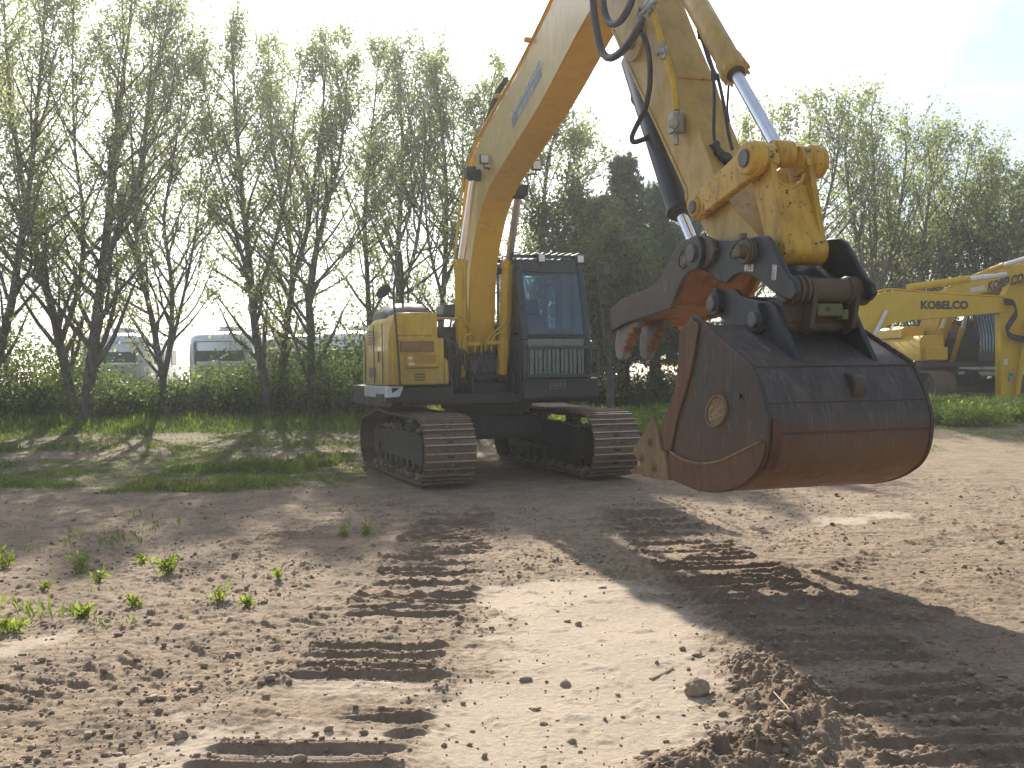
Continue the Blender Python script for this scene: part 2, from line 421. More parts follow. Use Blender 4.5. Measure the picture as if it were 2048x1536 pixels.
def poly_sd(X, Y, poly):
    """signed distance, negative inside"""
    P = np.array(poly); n = len(P); d2 = np.full(X.shape, 1e9); ins = np.zeros(X.shape, bool)
    for i in range(n):
        a, b = P[i], P[(i + 1) % n]; e = b - a
        t = np.clip(((X - a[0]) * e[0] + (Y - a[1]) * e[1]) / (e @ e), 0, 1)
        d2 = np.minimum(d2, (X - a[0] - t * e[0]) ** 2 + (Y - a[1] - t * e[1]) ** 2)
        c = ((a[1] > Y) != (b[1] > Y)) & (X < (b[0] - a[0]) * (Y - a[1]) / (b[1] - a[1] + 1e-12) + a[0])
        ins ^= c
    d = np.sqrt(d2); return np.where(ins, -d, d)
def line_ds(X, Y, pts):
    P = np.array(pts); d2 = np.full(X.shape, 1e9); s = np.zeros(X.shape); acc = 0.0
    for i in range(len(P) - 1):
        a, b = P[i], P[i + 1]; e = b - a; L = math.hypot(*e)
        t = np.clip(((X - a[0]) * e[0] + (Y - a[1]) * e[1]) / (e @ e), 0, 1)
        q = (X - a[0] - t * e[0]) ** 2 + (Y - a[1] - t * e[1]) ** 2
        s = np.where(q < d2, acc + t * L, s); d2 = np.minimum(d2, q); acc += L
    return np.sqrt(d2), s
def grass_density(X, Y):
    """0..1: where grass and weeds grow"""
    n = fbm(X * 0.7, Y * 0.7, 4, 5)
    left = sstep(Y + (n - 0.5) * 5.5 + np.where(X < 0, 0.0, 0.0), 12.3, 15.3) * sstep(-X, 1.0, 3.2)
    far = sstep(Y + (n - 0.5) * 5.0, 17.5, 22.5)
    worn = sstep(fbm(X * 0.35 + 4, Y * 0.8, 3, 77), 0.44, 0.60) * (1 - sstep(Y, 18, 21.5))
    thin = 0.06 * sstep(fbm(X * 1.1 + 2, Y * 1.3, 4, 55), 0.46, 0.66) * sstep(-X / Y, 0.26, 0.44) * sstep(Y, 5.6, 6.6) * (1 - sstep(Y, 10.5, 12))
    return np.clip(np.maximum(np.maximum(left, far) * (1 - 0.95 * worn), thin), 0, 1)
def terrain(X, Y):
    base = 0.42 * sstep(Y, 15.5, 27.0)
    R = np.hypot(X, Y)
    near = (1 - sstep(R, 13, 22)) * sstep(R, 0.8, 2.0)
    wob = fbm(X * 1.3, Y * 1.3, 3, 11) - 0.5
    n2 = fbm(X * 7, Y * 7, 4, 12) - 0.5
    sd = np.full(X.shape, 9.0)
    m = (R < 16)
    for q, pale in zip(CRUST, (0.0, 0.05, 0.12, 0.05, 0.38, 0.8, 0.5)): sd[m] = np.minimum(sd[m], poly_sd(X[m], Y[m], q) + pale)
    n3 = fbm(X * 22, Y * 22, 3, 14) - 0.5
    crust = 1 - sstep(sd + 0.6 * wob + 0.42 * n2 + 0.22 * n3, -0.14, 0.16)
    h = wob * 0.05
    lump = fbm(X * 14, Y * 14, 4, 3, 0.6)
    patch = sstep(fbm(X * 0.9 + 7, Y * 0.9, 3, 19), 0.35, 0.65)
    streak = fbm(X * 2.2, Y * 13, 4, 23, 0.55) - 0.5
    fine = fbm(X * 34, Y * 34, 3, 29) - 0.5
    h = h + (1 - crust) * ((0.35 + 0.65 * patch) * ((lump - 0.5) * 0.022 + np.maximum(0, lump - 0.58) * 0.07) + streak * 0.030 * (1.1 - 0.6 * patch) + fine * 0.014)
    h = h + crust * (fine * 0.003 + np.maximum(0, fbm(X * 8, Y * 8, 4, 37) - 0.58) * 0.045)
    dark = np.zeros(X.shape)
    for k, (pts, hw, amp) in enumerate(SWATHS):
        d, s = line_ds(X, Y, pts)
        edge = hw + 0.10 * (fbm(X * 3, Y * 3, 3, 41 + k) - 0.5) * 2
        inside = 1 - sstep(d, edge - 0.07, edge + 0.05)
        sj = s + 0.022 * (fbm(X * 2.5, Y * 2.5, 2, 60 + k) - 0.5) + 0.010 * (fbm(X * 16, Y * 16, 2, 66 + k) - 0.5)
        broken = 0.06 + 0.94 * sstep(fbm(X * 0.9 + 3, np.floor(sj / 0.19 + 0.5) * 1.7 + 0.35 * Y, 3, 80 + k), 0.37, 0.48)
        ph = np.abs(((sj / 0.19 + 0.5) % 1.0) - 0.5) * 0.19
        ph2 = np.abs(((sj / 0.19 + 0.04) % 1.0) - 0.5) * 0.19
        big = np.maximum(1 - sstep(ph, 0.007, 0.024), 0.55 * (1 - sstep(ph2, 0.004, 0.018)))
        small = np.cos(2 * math.pi * sj / 0.0633)
        h = h + inside * amp * broken * (big * 0.030 + small * 0.005 - 0.010) * (0.75 + 0.5 * lump)
        rim = np.exp(-((d - edge) / 0.07) ** 2) * (0.25 + 0.75 * lump) * amp
        h = h + rim * 0.024 * (1 - 0.5 * crust)
        dark = np.maximum(dark, inside * amp * broken * (0.10 + 0.5 * big))
        crust = crust * (1 - 0.6 * inside * amp * broken)
    d, s = line_ds(X, Y, BERM)
    bm_ = np.exp(-(d / 0.16) ** 2) * (0.55 + 0.9 * (lump - 0.3))
    h = h + bm_ * 0.11; crust = crust * (1 - 0.7 * np.clip(bm_ * 1.5, 0, 1)); dark = np.maximum(dark, 0.6 * np.clip(bm_ * 1.4, 0, 1))
    # footprint of the machine pressed flat
    q1 = 1 - sstep(np.hypot((X + 0.4) / 2.6, (Y - 15.4) / 3.2), 0.75, 1.15)
    h = h * (1 - q1)
    return base + h * near, crust * near, dark * near

def build_ground():
    th_front = np.linspace(rad(-37), rad(37), 1000)
    th_back = np.linspace(rad(37), rad(323), 62)[1:-1]
    th = np.concatenate([th_front, th_back])
    r = np.concatenate([[0.4, 1.0, 1.8, 2.5], np.exp(np.linspace(math.log(3.0), math.log(20), 900)), np.exp(np.linspace(math.log(20.4), math.log(290), 80))])
    R, T = np.meshgrid(r, th, indexing='ij')
    X = R * np.sin(T); Y = R * np.cos(T)
    Z, crust, dark = terrain(X, Y)
    gd = grass_density(X, Y)
    nr, ntn = R.shape
    i = np.arange(nr - 1)[:, None]; j = np.arange(ntn)[None, :]; j2 = (j + 1) % ntn
    F = np.stack([i * ntn + j, i * ntn + j2, (i + 1) * ntn + j2, (i + 1) * ntn + j], -1).reshape(-1, 4)
    V = np.stack([X, Y, Z], -1).reshape(-1, 3)
    # close the small hole under the camera with the innermost ring kept far below view
    m, n, l = new_mat("dirt")
    out = n.new("ShaderNodeOutputMaterial"); b = n.new("ShaderNodeBsdfPrincipled"); b.inputs['Roughness'].default_value = 0.92
    b.inputs['Specular IOR Level'].default_value = 0.25
    def att(nm):
        a = n.new("ShaderNodeAttribute"); a.attribute_name = nm; return a.outputs['Fac']
    f1 = noise(n, l, 2.5, 8, 0.65); f2 = noise(n, l, 26, 8, 0.7); f3 = noise(n, l, 120, 5, 0.7)
    soil = ramp(n, [(0.28, (0.150, 0.108, 0.073)), (0.5, (0.250, 0.188, 0.130)), (0.72, (0.355, 0.278, 0.200))]); l.new(f2, soil.inputs[0])
    so2 = mixc(n, l, 0.25, soil.outputs[0], (0.25, 0.188, 0.132))
    big = ramp(n, [(0.35, (0.72, 0.72, 0.72)), (0.68, (1.15, 1.12, 1.08))]); l.new(f1, big.inputs[0])
    mul = n.new("ShaderNodeMixRGB"); mul.blend_type = 'MULTIPLY'; mul.inputs[0].default_value = 1; l.new(so2, mul.inputs[1]); l.new(big.outputs[0], mul.inputs[2])
    cr = ramp(n, [(0.3, (0.32, 0.256, 0.192)), (0.7, (0.44, 0.362, 0.282))]); l.new(f2, cr.inputs[0])
    # drying cracks in the pale crust
    vo = n.new("ShaderNodeTexVoronoi"); vo.feature = 'DISTANCE_TO_EDGE'; vo.inputs['Scale'].default_value = 3.6
    tcn = n.new("ShaderNodeTexCoord"); wv = n.new("ShaderNodeMixRGB"); wv.inputs[0].default_value = 0.12
    nzv = n.new("ShaderNodeTexNoise"); nzv.inputs['Scale'].default_value = 3.0; nzv.inputs['Detail'].default_value = 6
    l.new(tcn.outputs['Object'], nzv.inputs[0]); l.new(tcn.outputs['Object'], wv.inputs[1]); l.new(nzv.outputs['Color'], wv.inputs[2]); l.new(wv.outputs[0], vo.inputs[0])
    ck = ramp(n, [(0.0, 1.0), (0.012, 0.0)]); l.new(vo.outputs[0], ck.inputs[0])
    ckm = n.new("ShaderNodeMath"); ckm.operation = 'MULTIPLY'; l.new(ck.outputs[0], ckm.inputs[0])
    ckr = ramp(n, [(0.5, 0.0), (0.6, 0.75)]); l.new(f1, ckr.inputs[0]); l.new(ckr.outputs[0], ckm.inputs[1])
    cr2 = mixc(n, l, ckm.outputs[0], cr.outputs[0], (0.13, 0.095, 0.068))
    c1 = mixc(n, l, att("crust"), mul.outputs[0], cr2)
    c2 = mixc(n, l, att("churned"), c1, (0.165, 0.113, 0.075))
    gr = ramp(n, [(0.3, (0.07, 0.068, 0.030)), (0.7, (0.155, 0.125, 0.072))]); l.new(f2, gr.inputs[0])
    c3 = mixc(n, l, att("sward"), c2, gr.outputs[0])
    # pale straw bits and grit
    gt = ramp(n, [(0.70, 0.0), (0.76, 0.6)]); l.new(f3, gt.inputs[0])
    c4 = mixc(n, l, gt.outputs[0], c3, (0.42, 0.36, 0.28))
    l.new(c4, b.inputs['Base Color'])
    bp = n.new("ShaderNodeBump"); bp.inputs['Distance'].default_value = 0.018; bp.inputs['Strength'].default_value = 0.75
    ha = n.new("ShaderNodeMath"); ha.operation = 'MULTIPLY_ADD'; ha.inputs[1].default_value = 0.45; l.new(f3, ha.inputs[0]); l.new(f2, ha.inputs[2])
    l.new(ha.outputs[0], bp.inputs['Height']); l.new(bp.outputs[0], b.inputs['Normal']); l.new(b.outputs[0], out.inputs[0])
    o = np_mesh("ground", V, F, m, {"crust": crust.ravel(), "churned": dark.ravel(), "sward": gd.ravel() * 0.8}, smooth=True)
    tag(o, kind='structure')
    return m
SOIL = build_ground()

# loose clods of soil, uncountable
def ico():
    bm = bmesh.new(); bmesh.ops.create_icosphere(bm, subdivisions=1, radius=1.0)
    V = np.array([q.co[:] for q in bm.verts]); F = np.array([[q.index for q in f.verts] for f in bm.faces]); bm.free(); return V, F
def build_clods():
    rng = np.random.default_rng(7); IV, IF = ico()
    N = 90000
    R = np.exp(rng.uniform(math.log(3.2), math.log(14), N)); T = rng.uniform(rad(-33), rad(33), N)
    X, Y = R * np.sin(T), R * np.cos(T)
    Z, crust, dark = terrain(X, Y)
    keep = rng.random(N) < np.clip(0.03 + 0.65 * dark + 0.28 * (1 - crust) * sstep(fbm(X * 1.1, Y * 1.1, 3, 90), 0.35, 0.7), 0, 1)
    X, Y, Z, crust = X[keep], Y[keep], Z[keep], crust[keep]; N = len(X)
    s = 0.0035 + 0.018 * rng.random(N) ** 9 + 0.005 * rng.random(N) ** 2
    V = IV[None] * (1 + 0.9 * (rng.random((N, len(IV), 1)) - 0.5)) * s[:, None, None] * rng.uniform(0.55, 1.4, (N, 1, 3)) * np.array([1, 1, 0.75])
    V = V + np.stack([X, Y, Z + s * 0.25], -1)[:, None]
    F = IF[None] + (np.arange(N) * len(IV))[:, None, None]
    m = plain("clod_soil", (0.235, 0.175, 0.122), rough=0.95, var=0.35, scale=7)
    o = np_mesh("soil_clods", V.reshape(-1, 3), F.reshape(-1, 3), m)
    tag(o, "loose crumbs and small clods of brown soil strewn over the yard", "soil", kind='stuff')
    return m
CLOD = build_clods()
def big_clod(px, py, size, label, seed):
    random.seed(seed)
    bm = bmesh.new(); bmesh.ops.create_icosphere(bm, subdivisions=4, radius=size)
    for q in bm.verts:
        c = np.array(q.co) * 30; k = float(fbm(np.array([c[0] + c[2] * 0.7 + seed]), np.array([c[1] - c[2] * 0.6]), 4, seed)[0])
        k2 = float(fbm(np.array([c[0] * 3 + c[2] * 2 + seed]), np.array([c[1] * 3 - c[2]]), 4, seed + 1)[0]); q.co *= 0.55 + 0.75 * k + 0.45 * (k2 - 0.4); q.co.z *= 0.8
    me = bpy.data.meshes.new("dirt_clod"); bm.to_mesh(me); bm.free(); me.materials.append(CLOD); me.shade_smooth()
    p = ground_at(px, py); o = bpy.data.objects.new("dirt_clod", me); COL.objects.link(o)
    o.location = (p[0], p[1], float(terrain(np.array([p[0]]), np.array([p[1]]))[0][0]) + size * 0.45)
    tag(o, label, "dirt clod", "fist sized dirt clods near the churned ruts")
big_clod(1393, 1392, 0.055, "biggest dirt clod standing alone on the pale crust, left of the muddy ridge", 3)
big_clod(1486, 1352, 0.05, "dark lumpy dirt clod touching the upper end of the muddy ridge", 8)
big_clod(1157, 1252, 0.022, "small round dirt clod in the middle of the pale dry crust", 5)
big_clod(361, 1477, 0.03, "dirt clod on the left among the pinkish crumbs, near the bottom edge", 6)

# ------------------------------------------------------------------ crawler track pieces
def track_path(step=0.02):
    """closed loop (f, z) of the chain line, bottom run first, going forward"""
    p = []
    p += [(-1.62 + 0.02 * k, 0.055) for k in range(163)]                       # ground run to f = 1.62
    p += circle2((1.70, 0.50), 0.445, 26, -80, 92)                               # idler
    p += smooth2([(1.66, 0.945), (1.0, 0.955), (0.35, 0.955), (-0.3, 0.965), (-0.62, 0.99), (-0.95, 0.975), (-1.4, 0.90), (-1.72, 0.855)], 8)
    p += circle2((-1.78, 0.455), 0.40, 26, 98, 262)                             # sprocket
    # resample
    P = np.array(p + [p[0]]); d = np.r_[0, np.cumsum(np.hypot(*np.diff(P, axis=0).T))]
    return P, d
def at_path(P, d, s):
    s = s % d[-1]; i = min(np.searchsorted(d, s, side='right') - 1, len(d) - 2)
    t = (s - d[i]) / max(1e-9, d[i + 1] - d[i]); return P[i] * (1 - t) + P[i + 1] * t
def shoe_mesh(width, pitch):
    mb = MB(); w = width / 2; h = pitch / 2
    # across = x, along = y, outwards = z : plate with a lapped edge and three grousers
    prof = [(-h - 0.012, -0.012), (-h - 0.012, 0.0), (-h + 0.004, 0.002), (h - 0.022, 0.002), (h - 0.010, -0.010), (h - 0.010, -0.022), (-h + 0.01, -0.014)]
    vs = [(-w, y, z) for y, z in prof] + [(w, y, z) for y, z in prof]; n = len(prof)
    mb.add(vs, [tuple(range(n)), tuple(range(2 * n - 1, n - 1, -1))] + [(i, (i + 1) % n, n + (i + 1) % n, n + i) for i in range(n)], 0)
    for gy, gh in ((-h + 0.014, 0.032), (0.012, 0.028)):
        b = 0.014; t = 0.009
        vs = [(-w, gy - b, 0.0), (-w, gy - t, gh), (-w, gy + t, gh), (-w, gy + b, 0.0), (w, gy - b, 0.0), (w, gy - t, gh), (w, gy + t, gh), (w, gy + b, 0.0)]
        mb.add(vs, [(0, 1, 2, 3), (7, 6, 5, 4), (0, 4, 5, 1), (2, 6, 7, 3)], 0)
        e = 0.0006
        mb.add([(-w, gy - t, gh + e), (-w, gy + t, gh + e), (w, gy + t, gh + e), (w, gy - t, gh + e)], [(0, 1, 2, 3)], 1)
    for bx in (-0.105, -0.055, 0.055, 0.105):
        for by in (-0.038, 0.058):
            mb.cyl((bx, by, 0.0), (bx, by, 0.011), 0.011, seg=6)
    mb.box((0, -0.036, 0.003), (0.095, 0.030, 0.006), 2)
    for bx in (-0.07, 0.07): mb.box((bx, 0.058, 0.003), (0.022, 0.03, 0.006), 2)
    for bx in (-w + 0.13, w - 0.13):
        mb.cyl((bx, 0.014, 0.0), (bx, 0.014, 0.004), 0.013, seg=8)
    return mb

def make_track(root, lat, shoe_w, n_shoes, place, as_parts=True):
    P, d = track_path(); pitch = d[-1] / n_shoes
    # chain: the two link rails and pins, one mesh
    mb = MB()
    for k in range(n_shoes):
        a = at_path(P, d, k * pitch); b = at_path(P, d, (k + 1) * pitch); t = (b - a) / np.linalg.norm(b - a); nrm = np.array([t[1], -t[0]])
        c = (a + b) / 2 - nrm * 0.05
        ang = math.atan2(t[1], t[0])
        for s in (-0.085, 0.085):
            rot = Matrix.Rotation(-ang, 3, 'X')
            mb.box((lat + s, -c[0], c[1]), (0.035, pitch * 0.95, 0.085), 0, rot)
    tr = mb.build("crawler_track", DUSTY, root, bevel=0.0); place(tr)
    sm = shoe_mesh(shoe_w, pitch)
    proto = None
    for k in range(n_shoes):
        a = at_path(P, d, k * pitch); b = at_path(P, d, (k + 1) * pitch); t = (b - a) / np.linalg.norm(b - a); nrm = np.array([t[1], -t[0]])
        c = (a + b) / 2
        if proto is None:
            o = proto = sm.build("track_shoe", [SHOE, GROUS, GREASE_GAP], tr, bevel=0.0, smooth=30)
        else:
            o = proto.copy(); COL.objects.link(o); o.parent = tr
        X = Vector((1, 0, 0)); Y = Vector((0, -t[0], t[1])); Z = Vector((0, -nrm[0], nrm[1]))
        if X.cross(Y).dot(Z) < 0: Y = -Y
        o.matrix_local = Matrix((( X.x, Y.x, Z.x, lat), (X.y, Y.y, Z.y, -c[0]), (X.z, Y.z, Z.z, c[1]), (0, 0, 0, 1)))
    # wheels
    def wheel(name, c, r, w, mat, teeth=0):
        m = MB()
        if teeth:
            prof = []
            for i in range(teeth):
                for da, rr in ((-0.5, 0.90), (-0.22, 0.90), (-0.12, 1.0), (0.12, 1.0), (0.22, 0.90)):
                    a_ = 2 * math.pi * (i + da) / teeth; prof.append((c[0] + r * rr * math.cos(a_), c[1] + r * rr * math.sin(a_)))
            m.prism(prof, lat - 0.03, lat + 0.03)
            m.cyl((lat - 0.13, -c[0], c[1]), (lat + 0.10, -c[0], c[1]), r * 0.68, seg=28)
            m.cyl((lat - 0.16, -c[0], c[1]), (lat - 0.12, -c[0], c[1]), r * 0.5, r * 0.62, seg=28)
            for q in circle2(c, r * 0.58, 14): m.cyl((lat - 0.145, -q[0], q[1]), (lat - 0.125, -q[0], q[1]), 0.014, seg=6)
        else:
            m.cyl((lat - w / 2, -c[0], c[1]), (lat + w / 2, -c[0], c[1]), r * 0.86, seg=28)
            for s in (-1, 1):
                m.cyl((lat + s * w / 2, -c[0], c[1]), (lat + s * (w / 2 - 0.035), -c[0], c[1]), r, r * 0.97, seg=28)
                m.cyl((lat + s * w / 2, -c[0], c[1]), (lat + s * (w / 2 + 0.03), -c[0], c[1]), r * 0.35, seg=16)
        place(m.build(name, mat, tr, bevel=0.004)) if False else m.build(name, mat, tr, bevel=0.004)
    wheel("sprocket", (-1.78, 0.455), 0.37, 0.1, DUSTY, 21)
    wheel("idler", (1.70, 0.50), 0.375, 0.17, DUSTY)
    for k in range(8): wheel("track_roller", (-1.28 + 0.36 * k, 0.205), 0.085, 0.24, DUSTY)
    for f in (-0.62, 0.62): wheel("carrier_roller", (f, 0.875 if f < 0 else 0.84), 0.065, 0.2, DUSTY)
    m = MB()
    prof = [(-1.55, 0.30), (1.50, 0.30), (1.55, 0.36), (1.55, 0.62), (1.2, 0.70), (-1.3, 0.70), (-1.5, 0.62)]
    m.prism(prof, lat - 0.20, lat + 0.20)
    m.prism([(-1.25, 0.46), (1.2, 0.46), (1.1, 0.66), (-1.2, 0.66)], lat - 0.226, lat - 0.2)
    m.prism([(1.15, 0.28), (1.52, 0.28), (1.55, 0.36), (1.55, 0.66), (1.2, 0.72), (1.15, 0.66)], lat - 0.24, lat - 0.2)
    m.prism([(-1.5, 0.28), (-1.2, 0.28), (-1.2, 0.70), (-1.46, 0.66)], lat - 0.235, lat - 0.2)
    for f in (-0.8, 0.75): m.box((lat - 0.228, -f, 0.52), (0.006, 0.045, 0.12), 1)
    for k in range(8):
        f = -1.28 + 0.36 * k
        for s in (-1, 1): m.box((lat + s * 0.17, -f, 0.245), (0.05, 0.13, 0.12))
    m.box((lat, 0.62, 0.76), (0.1, 0.12, 0.14)); m.box((lat, -0.62, 0.74), (0.1, 0.12, 0.14))
    m.build("track_frame", [DUSTY, GREASE_GAP], tr, bevel=0.008)
    # soil caked between rollers and on the shoes
    IV, IF = ico(); rg = np.random.default_rng(int(100 + lat * 10)); V = []; 
    for k in range(520):
        if k < 260: c = (lat + rg.choice([-1, 1]) * rg.uniform(0.12, 0.33), -rg.uniform(-1.5, 1.6), 0.085 + abs(rg.normal(0, 0.03))); sz = rg.uniform(0.012, 0.04)
        elif k < 380: c = (lat + rg.uniform(-0.20, 0.20), -rg.uniform(-1.4, 1.3), 0.715 + abs(rg.normal(0, 0.012))); sz = rg.uniform(0.015, 0.045)
        else:
            q = at_path(P, d, rg.uniform(0, d[-1])); e_ = np.array([q[0], q[1] - 0.5]); e_ = e_ / np.linalg.norm(e_) * 0.012; c = (lat + rg.uniform(-0.33, 0.33), -(q[0] + e_[0]), q[1] + (0.012 if q[1] > 0.5 else -0.006)); sz = rg.uniform(0.008, 0.020)
        V.append(IV * (1 + 0.7 * (rg.random((len(IV), 1)) - 0.5)) * sz * rg.uniform(0.6, 1.4, 3) + np.array(c))
    o = np_mesh("caked_soil", np.concatenate(V), np.concatenate([IF + k * len(IV) for k in range(len(V))]), CLOD, parent=tr); o['kind'] = 'stuff'
    return tr

# ------------------------------------------------------------------ THE EXCAVATOR
FR = Frame(-0.66, 15.335, 18.0)
UF = Frame(-0.40, 15.42, 19.7)
EX = empty("excavator", FR.o, FR.a)
tag(EX, "large weathered yellow excavator in the foreground holding up a wide dark rusty bucket and thumb", "excavator", "yellow excavators")
_du = UF.o - FR.o
U_LOC = (float(_du @ FR.l), float(-(_du @ FR.f)), 0.0); U_ROT = UF.a - FR.a
def place_u(o):
    o.location = U_LOC; o.rotation_euler = (0, 0, U_ROT)

def undercarriage():
    for lat in (-1.195, 1.195):
        make_track(EX, lat, 0.70, 47, place_u)
    m = MB()
    # X shaped car body
    m.tube([(0, 0, 0.62), (0, 0, 0.99)], [0.70, 0.66], 32)
    for sx in (-1, 1):
        for sf in (-1, 1):
            a = [(0.30, 0.62), (0.30, 0.92)]
            m.loft([[(sx * 0.25, -sf * 0.05, 0.58), (sx * 0.25, -sf * 0.05, 0.93), (sx * 0.45, -sf * 0.62, 0.93), (sx * 0.45, -sf * 0.62, 0.55)],
                    [(sx * 1.02, -sf * 0.62, 0.38), (sx * 1.02, -sf * 0.62, 0.70), (sx * 1.02, -sf * 1.22, 0.70), (sx * 1.02, -sf * 1.22, 0.36)]])
    m.prism([(-0.75, 0.56), (0.75, 0.56), (0.80, 0.66), (0.72, 0.90), (-0.72, 0.90), (-0.8, 0.66)], -0.6, 0.6)
    place_u(m.build("car_body", DARK, EX, bevel=0.012))
    m = MB()
    m.cyl((0, 0, 0.985), (0, 0, 1.09), 0.66, seg=48); m.cyl((0, 0, 1.0), (0, 0, 1.05), 0.70, seg=48)
    for q in circle2((0, 0), 0.68, 36): m.cyl((q[0], q[1], 1.04), (q[0], q[1], 1.07), 0.016, seg=6)
    place_u(m.build("swing_bearing", DARK, EX))
undercarriage()

def upper_body():
    # main deck
    m = MB()
    m.box((-0.05, 0.45, 1.17), (2.55, 3.6, 0.14))
    for l in (-0.62, -0.30, 0.30, 0.62):
        m.prism([(-0.3, 1.22), (1.28, 1.22), (1.30, 1.50), (1.05, 1.72), (0.85, 1.76), (0.70, 2.1), (0.55, 2.25), (0.35, 2.25), (0.0, 1.75)] if abs(l) < 0.5 else
                [(0.3, 1.20), (1.34, 1.20), (1.34, 1.42), (1.18, 1.60), (0.85, 1.6), (0.5, 1.4)], l - 0.022, l + 0.022)
    m.cyl((-0.66, -0.98, 1.47), (0.66, -0.98, 1.47), 0.055)
    m.box((0, -0.72, 1.3), (0.55, 0.5, 0.18))
    m.box((-1.1, -1.0, 1.2), (0.9, 0.8, 0.12))
    m.build("swing_deck", DARK, EX, bevel=0.01)
    # right hand body: tank and tool box front, long side, tail
    def ring(off, zt):
        # plan outline of the body's right half, front to tail (lat, f)
        return [(-0.80, 1.30), (-1.36, 1.30), (-1.49, 1.22), (-1.50, -0.55), (-1.42, -1.2), (-1.22, -1.75), (-0.95, -2.1), (-0.80, -2.15)]
    m = MB()
    lo = ring(0, 0)
    prof_z = [1.37, 1.62, 1.95, 2.16, 2.30, 2.375]
    ins = [0.0, 0.0, 0.01, 0.035, 0.085, 0.17]
    frontset = [(0.0), (0.0), (0.0), (0.0), (0.0), (0.01)]
    rings = []
    for z, i in zip(prof_z, ins):
        rg = []
        for (l, f) in lo:
            k = 1.0 if l < -1.3 else (0.6 if l < -0.9 else 0.0)
            rg.append((l + i * k, -f, z))
        rings.append(rg)
    m.loft(rings)
    m.build("right_side_body", PANEL, EX, bevel=0.02, segs=3)
    # stepped tool box / tank in front of it
    m = MB()
    m.prism([(1.2, 1.38), (1.335, 1.38), (1.34, 1.66), (1.32, 2.02), (1.2, 2.02)], -1.45, -0.72)
    m.prism([(1.2, 2.05), (1.315, 2.05), (1.31, 2.33), (1.27, 2.372), (1.2, 2.372)], -1.40, -0.875)
    m.prism([(1.2, 1.38), (1.33, 1.38), (1.335, 1.52), (1.30, 1.70), (1.2, 1.75)], -0.72, -0.655)
    tb = m.build("tank_front", PANEL, EX, bevel=0.018, segs=3)
    m = MB()
    m.box((-1.10, -1.335, 1.905), (0.47, 0.05, 0.15), 0)  # slightly proud box; recess shade put into its darker yellow
    m.build("recess_shade_block", plain("recess_shade_yellow", (0.20, 0.10, 0.02), 0.6), tb, bevel=0.004)
    m = MB()   # molded step with a tray
    m.loft([[(-1.27, -1.33, 1.60), (-0.80, -1.33, 1.60), (-0.78, -1.33, 1.80), (-1.27, -1.33, 1.80)], [(-1.25, -1.405, 1.615), (-0.82, -1.405, 1.615), (-0.80, -1.395, 1.785), (-1.25, -1.395, 1.785)]])
    m.build("step", PANEL, tb, bevel=0.02, segs=3)
    m = MB(); m.box((-1.0, -1.405, 1.735), (0.30, 0.02, 0.11)); m.build("step_tray", plain("tray_yellow", (0.34, 0.18, 0.015), 0.5), tb, bevel=0.004)
    m = MB()
    for z in (1.445, 1.485, 1.525): m.box((-1.07, -1.338, z), (0.15, 0.012, 0.016))
    m.build("vent_slot", GREASE_GAP, tb, bevel=0.004)
    m = MB(); m.box((-1.195, -1.408, 1.665), (0.085, 0.004, 0.028)); m.box((-1.215, -1.408, 1.745), (0.05, 0.004, 0.03)); m.build("label_plate", WHITE, tb)
    # side doors: two seams and a latch, proud of the side
    m = MB()
    for f in (0.92, 0.25, -0.5): m.box((-1.506, -f, 1.82), (0.012, 0.018, 0.84), 0)
    m.build("door_seam", GREASE_GAP, EX)
    m = MB(); m.box((-1.508, -0.1, 1.56), (0.016, 0.46, 0.14)); m.box((-1.508, -0.62, 1.78), (0.02, 0.05, 0.16))
    for k in range(5): m.box((-1.51, -0.08, 1.98 + 0.045 * k), (0.014, 0.42, 0.018))
    m.build("side_louvre", plain("louvre_grey", (0.10, 0.095, 0.08), 0.6), EX)
    # centre machinery and engine hood
    m = MB()
    m.box((-0.25, 1.05, 1.62), (1.15, 1.9, 0.72)); m.box((-0.62, -0.3, 1.75), (0.42, 1.1, 0.9))
    m.build("engine_bay", plain("machinery_brown", (0.055, 0.036, 0.022), 0.7, var=0.4), EX, bevel=0.02)
    m = MB()
    rings = []
    for (f, l0, l1, z0, z1) in ((0.55, -1.36, -0.66, 2.34, 2.40), (0.45, -1.38, -0.62, 2.34, 2.50), (0.15, -1.36, -0.60, 2.34, 2.58), (-0.8, -1.34, -0.5, 2.34, 2.62), (-1.6, -1.2, -0.4, 2.34, 2.58), (-1.95, -1.05, -0.4, 2.34, 2.45)):
        w = l1 - l0
        rings.append([(l0, -f, z0), (l0 + 0.03 * w, -f, z0 + 0.5 * (z1 - z0)), (l0 + 0.22 * w, -f, z1 - 0.01), (l0 + 0.5 * w, -f, z1), (l1 - 0.2 * w, -f, z1 - 0.01), (l1 - 0.1 * w, -f, z0 + 0.45 * (z1 - z0)), (l1, -f, z0 + 0.4 * (z1 - z0)), (l1, -f, z0)])
    m.loft(rings)
    m.build("engine_hood", HOOD, EX, bevel=0.02, segs=3, smooth=50)
    m = MB(); m.box((-0.42, -0.35, 2.45), (0.22, 0.5, 0.18)); m.build("filter_box", HOOD, EX, bevel=0.02)
    # counterweight
    m = MB()
    out = [(-0.95, -2.05), (-1.38, -1.45), (-1.42, -1.2)]
    prof = [(1.36, -1.25), (1.30, -1.75), (1.05, -2.25), (0.6, -2.6), (0.0, -2.72), (-0.6, -2.6), (-1.05, -2.25), (-1.30, -1.75), (-1.36, -1.25)]
    m.loft([[(l * s, -f * (1 if f > -1.3 else s), z) for l, f in prof] for z, s in ((1.12, 0.97), (1.2, 1.0), (2.05, 1.0), (2.22, 0.96))])
    m.build("counterweight", DARK, EX, bevel=0.03, segs=3)
    # skirts
    m = MB()
